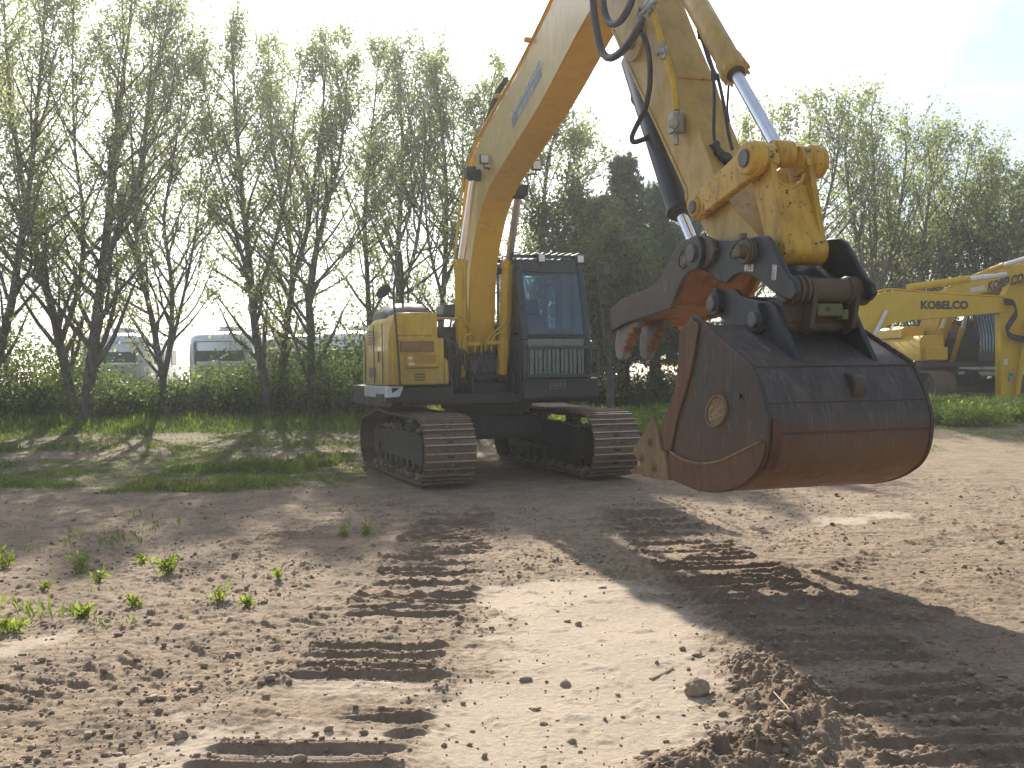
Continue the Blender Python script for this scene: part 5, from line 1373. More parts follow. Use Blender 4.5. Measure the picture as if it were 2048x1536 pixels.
# machine facing the yard behind it
FB = Frame(13.35, 31.5, 12.0, 0.42)
Bp = lambda x, y: FB.side(x, y, 0.0)
blo = [Bp(1853, 735), Bp(1868, 716), Bp(1893, 640), Bp(1903, 612), Bp(1935, 598), Bp(1985, 585), Bp(2060, 560), Bp(2120, 545)]
bup = [Bp(2120, 505), Bp(2060, 528), Bp(1975, 556), Bp(1925, 572), Bp(1890, 585), Bp(1868, 610), Bp(1845, 668), Bp(1833, 705), Bp(1836, 732)]
aptB = [Bp(2105, 510), Bp(2140, 505), Bp(2170, 600), Bp(2165, 760), Bp(2145, 760), Bp(2120, 600)]
rb, bob, arb = parked_excavator(FB, "yellow excavator facing the yard with barred cab, behind the one with the lettered boom", blo + bup, aptB,
    [(Bp(1880, 736), Bp(1905, 655), Bp(1915, 622))], (Bp(1935, 560), Bp(2010, 530), Bp(2090, 506)))
m = MB(); a_, b_ = Vector(FB.S(1975, 573, -0.235)), Vector(FB.S(2034, 558, -0.235))
text_into(m, "KOBELCO", Vector(FB.S(2011, 564, -0.236)), b_ - a_, (0, -0.15, 1), 0.27, 0, 0.004, 0.055, 0, width=1.45); m.build("boom_lettering", BLACKT, bob)
m = MB(); q = [FB.S(*p, -0.236) for p in ((1940, 577), (1969, 570), (1971, 579), (1941, 586))]; m.add(q, [(0, 1, 2, 3)]); m.build("paper_label", WHITE, bob)

# dump truck bed further back
def tipper():
    F = Frame(16.9, 37.0, 20.0, 0.42)
    t = empty("dump_truck", F.o, F.a); tag(t, "parked truck with tan tipper box over a white body, half hidden behind an excavator", "truck")
    m = MB(); m.prism([(-2.2, 1.75), (1.9, 1.75), (2.3, 2.75), (-2.2, 2.75)], -1.2, 1.2); 
    for f in (-1.5, -0.5, 0.5, 1.5): m.box((-1.23, -f, 2.25), (0.06, 0.1, 0.95)); m.box((f * 0.7, -2.06, 2.25), (0.1, 0.06, 0.9))
    m.build("tipper_box", weathered("tan_box", (0.36, 0.19, 0.035), dirt=(0.2, 0.11, 0.04), dirt_amt=0.5), t, bevel=0.02)
    m = MB(); m.prism([(-2.2, 0.75), (2.35, 0.75), (2.4, 1.2), (2.2, 1.7), (-2.2, 1.7)], -1.25, 1.25); m.build("lower_body", weathered("off_white_body", (0.55, 0.55, 0.52), dirt=(0.3, 0.26, 0.2), dirt_amt=0.4, chips=0.85), t, bevel=0.06, segs=3)
    for f in (-1.5, 1.4):
        for s in (-1, 1):
            m = MB(); m.cyl((s * 1.0, -f, 0.5), (s * 1.28, -f, 0.5), 0.5, seg=28); w = m.build("wheel", RUBBER, t, bevel=0.04)
            m = MB(); m.cyl((s * 1.2, -f, 0.5), (s * 1.29, -f, 0.5), 0.26, seg=20); m.build("rim", FITTING, w, bevel=0.02)
tipper()

# ------------------------------------------------------------------ silver travel trailers beyond the trees
ALU = plain("polished_trailer_skin", (0.70, 0.72, 0.76), rough=0.34, metal=0.5, var=0.08, scale=2)
DGLASS = plain("dark_trailer_window", (0.02, 0.024, 0.022), rough=0.3, var=0.1)
BEIGE = plain("trailer_lower_panel", (0.36, 0.36, 0.27), rough=0.5, var=0.1)
def trailer(px, D, yaw, label, length=6.5, W=2.5):
    p = at_depth(px, 745, D); t = empty("travel_trailer", (p[0], D, zg(p[0], D)), rad(yaw))
    tag(t, label, "trailer", "silver trailers beyond the trees")
    def ring(y, k):
        w = W / 2 * k; z0, z1 = 0.55, 2.75
        zc = (z0 + z1) / 2; out = []
        for i in range(32):
            a = 2 * math.pi * i / 32; c, s = math.cos(a), math.sin(a); e = 0.36
            out.append((w * abs(c) ** e * (1 if c > 0 else -1), y, zc + (z1 - z0) / 2 * (0.35 * 1 + 0.65 * k) * abs(s) ** e * (1 if s > 0 else -1)))
        return out
    m = MB(); m.loft([ring(y, k) for y, k in ((0, 0.62), (0.1, 0.78), (0.3, 0.90), (0.65, 0.98), (1.1, 1.0), (length - 1.1, 1.0), (length - 0.5, 0.95), (length - 0.1, 0.8), (length, 0.62))])
    m.build("trailer_shell", ALU, t, smooth=60)
    m = MB(); m.loft([[(x, y, z) for x, y, z in ((-0.86, -0.04, 1.66), (0.86, -0.04, 1.66), (0.80, 0.02, 2.22), (-0.80, 0.02, 2.22))], [(x, y, z) for x, y, z in ((-0.86, 0.28, 1.66), (0.86, 0.28, 1.66), (0.80, 0.4, 2.22), (-0.80, 0.4, 2.22))]]); m.build("front_window", DGLASS, t, bevel=0.03)
    m = MB(); m.box((0, 0.0, 1.25), (1.7, 0.2, 0.62)); m.build("lower_panel", BEIGE, t, bevel=0.05)
    for s in (-1, 1):
        for y in (1.6, 3.2, 4.8):
            m = MB(); m.box((s * (W / 2 + 0.005), y, 1.9), (0.03, 0.95, 0.6)); m.build("side_window", DGLASS, t, bevel=0.02)
        m = MB(); m.cyl((s * 1.05, 3.2, 0.36), (s * 1.2, 3.2, 0.36), 0.36, seg=24); m.build("wheel", RUBBER, t)
    m = MB(); m.box((0, 2.2, 2.85), (0.75, 1.0, 0.24)); m.build("roof_unit", plain("roof_unit_white", (0.6, 0.6, 0.6), 0.5), t, bevel=0.05)
    m = MB()
    for z in (1.56, 2.36): m.box((0, 0.06, z), (1.78, 0.14, 0.035))
    for x in (-0.62, 0.0, 0.62): m.box((x, -0.005, 1.25), (0.02, 0.22, 0.6))
    for x in (-0.88, 0.88): m.box((x, 0.05, 1.95), (0.05, 0.2, 0.75))
    m.build("trim_strip", FITTING, t)
    for x in (-0.72, 0.72):
        m = MB(); m.cyl((x, -0.12, 1.06), (x, -0.09, 1.06), 0.06, seg=14); m.build("marker_lamp", plain("amber_lens", (0.5, 0.16, 0.03), 0.3), t)
    m = MB(); m.tube([(-0.6, 0.2, 0.5), (0, -1.0, 0.48)], 0.05, 8); m.tube([(0.6, 0.2, 0.5), (0, -1.0, 0.48)], 0.05, 8); m.build("hitch", DARK, t)
trailer(222, 35.5, 8, "silver trailer behind the two thick trunks at the left end")
trailer(440, 35.5, 4, "silver trailer with dark front window showing between the trunks mid-row")
trailer(585, 39.0, -6, "silver trailer mostly hidden behind the twin trunks right of the middle one")
trailer(688, 36.5, -10, "silver trailer just left of the excavator's yellow body")
trailer(905, 38.0, -14, "silver trailer glimpsed behind the excavator's boom foot")

# ------------------------------------------------------------------ trees
LEAF = leaf_mat("tree_leaf", (0.130, 0.155, 0.055), (0.300, 0.335, 0.130), 0.64)
LEAFD = leaf_mat("dense_leaf", (0.060, 0.085, 0.026), (0.155, 0.190, 0.060), 0.52)
SHRUBL = leaf_mat("shrub_leaf", (0.032, 0.055, 0.014), (0.125, 0.165, 0.040), 0.48)
NEEDLE = leaf_mat("pine_needle", (0.034, 0.060, 0.036), (0.105, 0.150, 0.085), 0.38)
BARK = bark_mat("grey_bark", (0.060, 0.050, 0.047), (0.165, 0.142, 0.130))
PBARK = bark_mat("pine_bark", (0.025, 0.019, 0.015), (0.07, 0.055, 0.045))
UP = np.array([0, 0, 1.0])

class TreeBuf:
    def __init__(s, seed):
        s.r = np.random.default_rng(seed); s.V = []; s.F = []; s.n = 0; s.tips = []
    def tube(s, pts, r0, r1, seg):
        pts = np.asarray(pts); n = len(pts); d = np.gradient(pts, axis=0); d /= np.linalg.norm(d, axis=1, keepdims=True) + 1e-9
        ref = np.array([1.0, 0.2, 0.1]); u = np.cross(d, ref); u /= np.linalg.norm(u, axis=1, keepdims=True) + 1e-9; w = np.cross(d, u)
        rr = np.linspace(r0, r1, n)[:, None, None]; a = np.arange(seg) * 2 * math.pi / seg
        V = pts[:, None] + rr * (u[:, None] * np.cos(a)[None, :, None] + w[:, None] * np.sin(a)[None, :, None])
        i = np.arange(n - 1)[:, None]; j = np.arange(seg)[None]; j2 = (j + 1) % seg
        F = np.stack([i * seg + j, i * seg + j2, (i + 1) * seg + j2, (i + 1) * seg + j], -1).reshape(-1, 4) + s.n
        s.V.append(V.reshape(-1, 3)); s.F.append(F); s.n += n * seg
    def grow(s, p, d, L, r, steps=7, up=0.25, wander=0.16):
        pts = [p]; d = d / np.linalg.norm(d)
        for k in range(steps):
            d = d + UP * up / steps + s.r.normal(0, wander, 3) * 0.55; d = d / np.linalg.norm(d); p = p + d * L / steps; pts.append(p)
        return np.array(pts)
def leaves(rng, P, size, aspect=0.55, droop=0.3, size_var=0.35):
    N = len(P); a = rng.normal(0, 1, (N, 3)); a[:, 2] -= droop; a /= np.linalg.norm(a, axis=1, keepdims=True)
    b = rng.normal(0, 1, (N, 3)); b -= a * (a * b).sum(1, keepdims=True); b /= np.linalg.norm(b, axis=1, keepdims=True); c = np.cross(a, b)
    L = size * (1 - size_var + 2 * size_var * rng.random((N, 1)))
    V = np.stack([P, P + a * L * 0.5 + b * L * aspect * 0.5 + c * L * 0.07, P + a * L, P + a * L * 0.5 - b * L * aspect * 0.5 + c * L * 0.07], 1)
    return V.reshape(-1, 3), np.arange(4 * N).reshape(N, 4)
def broadleaf(name, label, group, stems, D, seed, spread=1.7, n_br=34, per_twig=16, leaf=0.092, mat=None, low=0.10, jit=0.24, r0=None, cat="tree"):
    """stems: list of ([photo points], base radius); everything grows from them in depth D"""
    B = TreeBuf(seed); r = B.r; LP = []
    x0 = at_depth(stems[0][0][0][0], 700, D)[0]; root_p = np.array([x0, D, zg(x0, D)])
    for px, rb in stems:
        pts = []; dy = 0.0
        for k, (x, y) in enumerate(px):
            q = at_depth(x, y, D + dy); dy += r.normal(0, 0.22) if k else 0
            pts.append(q)
        pts[0][2] = min(pts[0][2], zg(pts[0][0], D) - 0.05) if px is stems[0][0] else pts[0][2]
        P = np.array([list(q) for q in smooth_path(pts, 6)])
        B.tube(P, rb * 0.66, rb * 0.08, 9)
        seg = np.linalg.norm(np.diff(P, axis=0), axis=1); cum = np.r_[0, np.cumsum(seg)]; H = cum[-1]
        for k in range(int(n_br * max(0.5, H / 10))):
            t = low + (1 - low) * (k + r.random()) / int(n_br * max(0.5, H / 10)); s_ = t * H
            i = min(np.searchsorted(cum, s_) - 1, len(P) - 2); i = max(i, 0)
            p = P[i] + (P[i + 1] - P[i]) * ((s_ - cum[i]) / (seg[i] + 1e-9)); axis = (P[i + 1] - P[i]) / (seg[i] + 1e-9)
            az = r.uniform(0, 2 * math.pi); tilt = rad(r.uniform(24, 58)) * (1.15 - 0.25 * t)
            side = np.array([math.cos(az), math.sin(az), 0.0]); d = axis * math.cos(tilt) + side * math.sin(tilt)
            L = spread * (0.45 + 0.75 * math.sin(math.pi * min(1, 0.18 + 0.86 * t)) ** 0.8) * r.uniform(0.6, 1.15) * (1.35 if t < 0.45 else 1.2 if t < 0.75 else 1.05)
            rbk = max(0.012, rb * (1 - 0.85 * t) * 0.38)
            br = B.grow(p, d, L, rbk, 7, 0.55); B.tube(br, rbk, 0.006, 5)
            for j in range(11):
                u = r.uniform(0.12, 1.0); q = br[min(6, int(u * 7))] + (br[min(7, int(u * 7) + 1)] - br[min(6, int(u * 7))]) * ((u * 7) % 1)
                dd = r.normal(0, 1, 3); dd[2] = abs(dd[2]) * 0.6 + 0.1; bd = br[-1] - br[0]; dd = dd / np.linalg.norm(dd) + 0.9 * bd / np.linalg.norm(bd)
                tl = L * r.uniform(0.2, 0.5); tw = B.grow(q, dd, tl, 0.006, 4, 0.2, 0.22); B.tube(tw, 0.007, 0.003, 3)
                m_ = per_twig + int(r.integers(-4, 5)); w = r.random(m_) ** 0.8 * 4; ii = np.minimum(w.astype(int), 3)
                LP.append(tw[ii] + (tw[ii + 1] - tw[ii]) * (w - ii)[:, None] + r.normal(0, jit * 0.45, (m_, 3)))
    LP = np.concatenate(LP)
    t = empty(name, root_p); tag(t, label, cat, group)
    tr = np_mesh("trunk", np.concatenate(B.V) - root_p, np.concatenate(B.F), BARK, parent=t, smooth=True)
    V, F = leaves(r, LP - root_p, leaf); cl = fbm(LP[:, 0] * 1.1, LP[:, 2] * 1.1 + LP[:, 1], 3, seed)
    tint = np.clip(0.15 + 0.9 * (cl - 0.25) + r.normal(0, 0.16, len(LP)), 0, 1)
    np_mesh("crown", V, F, mat or LEAF, {"tint": np.repeat(tint, 4)}, parent=t)
    return t

LT_G = "slender trees along the left edge of the yard"
DL = 25.0
LEFT = [
 ("leaning tree cut by the left picture edge, its trunk bending right as it rises", [([(-40, 860), (2, 690), (24, 600), (42, 480), (60, 360), (72, 240), (84, 100), (92, -30)], 0.19), ([(2, 690), (-20, 560), (-40, 420), (-50, 250), (-60, 60)], 0.10)], 24.0, 1.9),
 ("forked thick-trunked tree leaning left, left one of a crossing pair", [([(148, 872), (142, 790), (120, 690), (102, 610), (72, 500), (47, 380), (28, 250), (14, 120), (5, -60)], 0.21), ([(120, 690), (160, 560), (165, 420), (150, 300), (145, 120), (150, -30)], 0.11)], 25.0, 1.9),
 ("tallest thick-trunked tree, right one of the crossing pair", [([(168, 872), (178, 770), (192, 650), (205, 540), (218, 420), (232, 300), (243, 180), (258, 60), (270, -70)], 0.25), ([(180, 700), (150, 640), (118, 575), (95, 520), (70, 440)], 0.07), ([(205, 540), (240, 450), (272, 370), (292, 270), (312, 150), (330, 30)], 0.12)], 24.6, 2.1),
 ("three-stemmed tree right of the crossing pair, forking low above the bushes", [([(324, 845), (326, 762), (315, 700), (300, 620), (281, 540), (272, 440), (286, 330), (298, 200), (306, 90), (318, 15)], 0.15), ([(326, 762), (340, 690), (344, 620), (340, 540), (328, 440), (345, 330), (362, 220), (370, 130)], 0.12), ([(332, 735), (352, 655), (374, 560), (392, 460), (402, 360), (412, 240)], 0.08)], 25.3, 1.6),
 ("tall mid-row tree whose pale trunk splits into three ascending limbs", [([(536, 855), (528, 760), (511, 660), (501, 560), (492, 460), (480, 340), (470, 220), (466, 130), (462, 55)], 0.20), ([(501, 565), (472, 470), (452, 390), (430, 300), (416, 200), (405, 110)], 0.09), ([(505, 610), (540, 520), (562, 430), (580, 330), (590, 210), (602, 115)], 0.10)], 25.2, 1.6),
 ("close-set tree right of the pale-trunked one, its stem splitting into a steep fork", [([(562, 850), (562, 760), (572, 660), (585, 560), (578, 470), (560, 380), (545, 280), (538, 170), (536, 100)], 0.17), ([(585, 560), (612, 470), (626, 380), (642, 260), (650, 150), (652, 95)], 0.12)], 26.0, 1.6),
 ("tree with a bend in its trunk above the bright low sun glint", [([(622, 830), (622, 700), (618, 600), (632, 500), (652, 420), (676, 330), (690, 230), (696, 110)], 0.16), ([(620, 610), (640, 560), (690, 500), (730, 420), (740, 320)], 0.07)], 25.0, 1.6),
 ("thin tree between the bent one and the excavator's grab rail", [([(742, 830), (740, 700), (735, 560), (730, 440), (736, 320), (748, 220), (758, 110)], 0.14)], 27.0, 1.8),
 ("tree rising directly behind the excavator's mirror rail", [([(800, 830), (800, 700), (798, 600), (796, 500), (802, 400), (805, 300), (800, 200), (788, 105)], 0.18), ([(798, 600), (830, 500), (846, 380), (850, 260), (838, 150)], 0.10)], 26.5, 1.9),
 ("tree behind the engine hood with dense middle crown", [([(880, 830), (880, 690), (886, 600), (892, 480), (892, 360), (882, 250), (872, 175), (864, 125)], 0.16), ([(886, 600), (860, 500), (850, 400), (846, 300)], 0.08)], 27.0, 1.9),
 ("tree half covered by the excavator's boom, left of it", [([(952, 830), (956, 650), (962, 500), (968, 380), (976, 250), (984, 175), (992, 140)], 0.16), ([(962, 500), (935, 400), (925, 300), (930, 200)], 0.08)], 27.5, 1.7),
 ("pale loose tree showing right of the boom, above the cab", [([(1090, 830), (1090, 600), (1086, 450), (1094, 340), (1112, 262), (1130, 235)], 0.15), ([(1086, 450), (1060, 380), (1045, 310)], 0.07), ([(1090, 470), (1125, 400), (1140, 320), (1150, 290)], 0.07)], 27.5, 1.5),
]
for k, (lb, stems, D, sp) in enumerate(LEFT):
    broadleaf("slender_tree", lb, LT_G, stems, D, 100 + k, sp)

RT_G = "bushy trees behind the parked machines on the right"
RIGHT = [
 ("rounded tree just right of the excavator arm, lowest top of its row", [([(1505, 830), (1500, 600), (1490, 420), (1486, 250)], 0.2), ([(1500, 620), (1530, 450), (1555, 330), (1560, 250)], 0.12), ([(1500, 640), (1450, 480), (1435, 330)], 0.1)], 33.0, 2.2),
 ("tree with many ascending stems left of the tallest right-hand crown", [([(1600, 830), (1600, 620), (1610, 420), (1622, 225)], 0.2), ([(1600, 620), (1640, 460), (1672, 330), (1680, 240)], 0.13), ([(1600, 640), (1575, 480), (1570, 320)], 0.12)], 34.0, 2.2),
 ("tallest crown right of the arm, peaking over the yellow link", [([(1742, 830), (1745, 620), (1750, 420), (1742, 225)], 0.22), ([(1745, 620), (1710, 460), (1690, 310), (1702, 240)], 0.13), ([(1745, 640), (1790, 470), (1812, 320), (1806, 260)], 0.13)], 34.0, 2.2),
 ("broad tree above the lettered boom", [([(1850, 830), (1840, 650), (1850, 460), (1880, 275)], 0.2), ([(1840, 650), (1800, 500), (1790, 380)], 0.12), ([(1842, 640), (1890, 500), (1930, 360), (1940, 290)], 0.13)], 35.0, 2.3),
 ("tree with sloping crown falling towards the right edge of the picture", [([(1968, 830), (1965, 620), (1978, 450), (1985, 320)], 0.2), ([(1965, 620), (2010, 480), (2038, 380)], 0.12), ([(1966, 600), (1940, 480), (1930, 390)], 0.12)], 35.0, 2.1),
 ("low dark tree cut by the right edge of the picture", [([(2065, 830), (2060, 620), (2062, 470), (2060, 380)], 0.18), ([(2060, 600), (2030, 500), (2015, 440)], 0.12)], 33.0, 2.2),
]
for k, (lb, stems, D, sp) in enumerate(RIGHT):
    broadleaf("bushy_tree", lb, RT_G, stems, D, 200 + k, sp, n_br=30, per_twig=9, leaf=0.125, low=0.2, jit=0.3)
for k, (lb, px, top, D, sp) in enumerate([
 ("dense dark green tree low behind the lettered boom, furthest right", 1990, 430, 36.0, 1.9),
 ("dense dark green tree behind the barred cab", 1880, 440, 37.0, 1.9),
 ("dense green tree in the gap right of the coupler", 1765, 470, 37.0, 1.8),
 ("leafy light green tree beside the cab's right edge, in front of the pines", 1165, 400, 25.5, 1.4),
 ("small leafy tree with yellow-green tips standing before the dark pines", 1222, 478, 24.0, 0.95)]):
    broadleaf("leafy_tree", lb, "lower leafy trees", [([(px, 830), (px - 4, 640), (px + 6, 520), (px, top)], 0.15), ([(px, 700), (px - 40, 560), (px - 50, top + 50)], 0.09), ([(px, 690), (px + 35, 560), (px + 45, top + 40)], 0.09)], D, 300 + k, sp, n_br=34, per_twig=17, leaf=0.12, mat=LEAFD, low=0.12, jit=0.3)

def pine(label, px, top, D, width, seed):
    r = np.random.default_rng(seed); B = TreeBuf(seed)
    g = at_depth(px, 745, D); base = np.array([g[0], D, zg(g[0], D)]); H = at_depth(px, top, D)[2] - base[2]
    P = np.array([[0.10 * math.sin(3 * t + seed), 0.08 * math.cos(4 * t), H * t] for t in np.linspace(0, 1, 12)]); B.tube(P, 0.20, 0.015, 9)
    C = []; Dn = []
    z = 1.3
    while z < H - 0.15:
        t = z / H; n = int(r.integers(5, 8)); L0 = width * (0.14 + 1.25 * (1 - t) ** 0.8) * (0.55 + 0.45 * min(1, (z - 0.6) / 2.0))
        for k in range(n):
            az = 2 * math.pi * (k + r.random() * 0.8) / n; d = np.array([math.cos(az), math.sin(az), 0.10 + 0.55 * t]); L = L0 * r.uniform(0.55, 1.1)
            br = B.grow(np.array([0.0, 0, z + r.uniform(-.1, .1)]), d, L, 0.02, 6, 0.35, 0.14); B.tube(br, 0.03 * (1.1 - t) + 0.008, 0.006, 4)
            m_ = int(16 + 26 * L)
            for u in r.uniform(0.25, 1.0, m_):
                i = min(5, int(u * 6)); q = br[i] + (br[i + 1] - br[i]) * ((u * 6) % 1) + r.normal(0, 0.11 + 0.10 * (1 - t), 3) * np.array([1, 1, 0.7])
                C.append(q); dd = br[-1] - br[0]; Dn.append(dd / np.linalg.norm(dd) + UP * 0.7)
        z += 0.22 + 0.20 * (1 - t)
    for k in range(26): C.append(P[-1] + r.normal(0, 0.05, 3) - np.array([0, 0, 0.5 * r.random()])); Dn.append(UP)
    C = np.array(C); Dn = np.array(Dn); n = 20
    d = Dn[:, None] * 0.55 + r.normal(0, 0.75, (len(C), n, 3)); d /= np.linalg.norm(d, axis=2, keepdims=True)
    b = np.cross(d, r.normal(0, 1, d.shape)); b /= np.linalg.norm(b, axis=2, keepdims=True)
    L = r.uniform(0.10, 0.19, (len(C), n, 1)); w = 0.010
    V = np.stack([C[:, None] - b * w + 0 * d, C[:, None] + b * w, C[:, None] + d * L], 2).reshape(-1, 3)
    t_ = empty("pine_tree", base); tag(t_, label, "pine tree", "dark pines behind the cab")
    np_mesh("trunk", np.concatenate(B.V), np.concatenate(B.F), PBARK, parent=t_, smooth=True)
    cl = np.clip(0.2 + 0.8 * (fbm(C[:, 0] * 1.5, C[:, 2] * 1.5 + C[:, 1], 3, seed) - 0.2) + r.normal(0, 0.12, len(C)), 0, 1)
    np_mesh("crown", V, np.arange(len(V)).reshape(-1, 3), NEEDLE, {"tint": np.repeat(cl, n * 3)}, parent=t_)
pine("tallest dark pine with pointed top, right of the cab roof", 1252, 318, 26.5, 1.45, 41)
pine("dark pine partly behind the excavator arm, right of the tallest one", 1318, 372, 27.5, 1.6, 42)
pine("broad dark pine behind the thumb, lowest of the pines", 1385, 430, 29.0, 1.7, 43)
pine("dark pine between the boom and the tallest pine", 1190, 400, 29.0, 1.5, 44)

# ------------------------------------------------------------------ shrubs
def shrub(px, D, w, h, label, seed, mat=None, group="undergrowth shrubs below the trees", leaf=0.10, n=4600):
    r = np.random.default_rng(seed); g = at_depth(px, 745, D); base = np.array([g[0], D, zg(g[0], D)]); B = TreeBuf(seed)
    LP = []
    nst = int(16 + 8 * w)
    for k in range(nst):
        az = r.uniform(0, 2 * math.pi); x0 = np.array([r.normal(0, w * 0.25), r.normal(0, 0.3), 0.0]); d = np.array([math.cos(az) * 0.55, math.sin(az) * 0.45, 1.0])
        L = h * r.uniform(0.35, 1.15) * (0.55 + 0.9 * float(fbm(np.array([x0[0] * 1.8 + seed]), np.array([seed * 0.37]), 2, 5)[0])); st = B.grow(x0, d, L, 0.02, 6, 0.1, 0.2); B.tube(st, 0.018, 0.005, 4)
        m_ = n // nst; u = r.uniform(0.08, 1.0, m_) * 6; i = np.minimum(u.astype(int), 5)
        LP.append(st[i] + (st[i + 1] - st[i]) * (u - i)[:, None] + r.normal(0, 1, (m_, 3)) * np.array([w * 0.17, 0.24, h * 0.11]))
    LP = np.concatenate(LP); LP[:, 2] = np.abs(LP[:, 2]) + 0.02
    t = empty("shrub", base); tag(t, label, "shrub", group)
    np_mesh("stem", np.concatenate(B.V), np.concatenate(B.F), BARK, parent=t, smooth=True)
    V, F = leaves(r, LP, leaf); cl = np.clip(0.1 + 0.95 * (fbm(LP[:, 0] * 2, LP[:, 2] * 2 + LP[:, 1], 3, seed) - 0.2) + r.normal(0, 0.15, len(LP)), 0, 1)
    np_mesh("foliage", V, F, mat or SHRUBL, {"tint": np.repeat(cl, 4)}, parent=t)
SH = [
 (-20, 24.5, 1.6, 2.5, "tall shrub cut by the left edge of the picture"), (70, 25.5, 1.5, 1.9, "bright-tipped shrub left of the crossing trunks"),
 (130, 27.5, 1.5, 2.3, "tall shrub behind the crossing trunks"), (235, 25.8, 1.5, 1.4, "shrub filling the gap right of the tallest trunk"),
 (290, 26.0, 1.3, 0.85, "low shrub left of the three-stemmed tree's base"), (380, 25.6, 1.4, 1.15, "shrub below the middle trailer, left half"),
 (450, 26.0, 1.5, 1.2, "shrub below the middle trailer's dark window"), (505, 25.8, 1.2, 1.35, "dark shrub hugging the pale trunk"),
 (590, 26.0, 1.4, 2.1, "dark dense shrub between the close-set trunks"), (655, 25.6, 1.4, 1.6, "tall dark shrub right of the bent tree"),
 (715, 24.6, 1.1, 2.2, "bright shrub beside the excavator's track"), (765, 27.0, 1.3, 1.6, "shrub behind the rear corner of the excavator"),
 (860, 27.5, 1.5, 1.5, "shrub showing under the excavator's deck"), (1010, 28.0, 1.5, 1.5, "shrub behind the car body of the excavator"),
 (1110, 27.0, 1.4, 1.5, "shrub behind the right track"), (1215, 26.5, 1.3, 1.2, "shrub right of the cab guard below the pines"),
 (1310, 26.5, 1.4, 1.35, "sunlit shrub below the thumb claws"), (1390, 29.5, 1.4, 1.5, "shrub behind the bucket's left edge"),
 (1770, 36.0, 1.8, 2.0, "shrub behind the parked machines, near the wrapped rod"), (1925, 38.0, 2.0, 2.2, "shrub behind the barred cab")]
for k, (px, D, w, h, lb) in enumerate(SH): shrub(px, D, w, h, lb, 500 + k)

# ------------------------------------------------------------------ grass and weeds
GRASS = leaf_mat("grass_blade", (0.070, 0.105, 0.018), (0.200, 0.245, 0.060), 0.45)
def build_grass():
    r = np.random.default_rng(21)
    N = 420000
    D = np.exp(r.uniform(math.log(5.5), math.log(46), N)); X = D * r.uniform(-0.60, 0.60, N)
    dens = grass_density(X, D); clump = sstep(fbm(X * 1.7, D * 2.6, 4, 9), 0.46, 0.64); keep = r.random(N) < dens ** 1.3 * (0.06 + 0.94 * np.maximum(clump, sstep(D, 21.5, 24))) * np.clip(30 / D, 0.45, 1)
    X, D = X[keep], D[keep]; N = len(X)
    Z = terrain(X, D)[0]
    tall = 0.035 + 0.11 * sstep(fbm(X * 0.8, D * 0.8, 3, 15), 0.45, 0.70) + 0.26 * sstep(D, 21.5, 24.5)
    k = 3
    h = (tall * r.uniform(0.4, 1.2, N))[:, None]; az = r.uniform(0, 2 * math.pi, (N, k)); lean = r.uniform(0.15, 0.9, (N, k))
    base = np.stack([X, D, Z], -1)[:, None] + np.concatenate([r.normal(0, 0.03, (N, k, 2)), np.zeros((N, k, 1))], -1)
    dirv = np.stack([np.cos(az) * lean, np.sin(az) * lean, np.ones_like(az)], -1); dirv /= np.linalg.norm(dirv, axis=2, keepdims=True)
    sd = np.stack([-np.sin(az), np.cos(az), np.zeros_like(az)], -1); hh = h[:, :, None] * r.uniform(0.6, 1.1, (N, k, 1)); w = 0.008 + 0.020 * hh
    V = np.stack([base - sd * w * 0.7, base + dirv * hh * 0.55 - sd * w, base + dirv * hh + np.array([0, 0, -0.12]) * hh * lean[..., None], base + dirv * hh * 0.55 + sd * w], 2)
    tint = np.clip(0.2 + 0.8 * (fbm(X * 1.2, D * 1.2, 3, 33) - 0.2) + r.normal(0, 0.15, N), 0, 1)
    V = V.reshape(-1, 3)
    o = np_mesh("grass", V, np.arange(len(V)).reshape(-1, 4), GRASS, {"tint": np.repeat(tint, 4 * k)})
    tag(o, "green grass and low weeds growing along the edge of the dirt yard", "grass", kind='stuff')
build_grass()
WEED = leaf_mat("weed_leaf", (0.11, 0.15, 0.022), (0.30, 0.35, 0.07), 0.52)
FLOWER = plain("pale_flower", (0.66, 0.66, 0.50), rough=0.7)
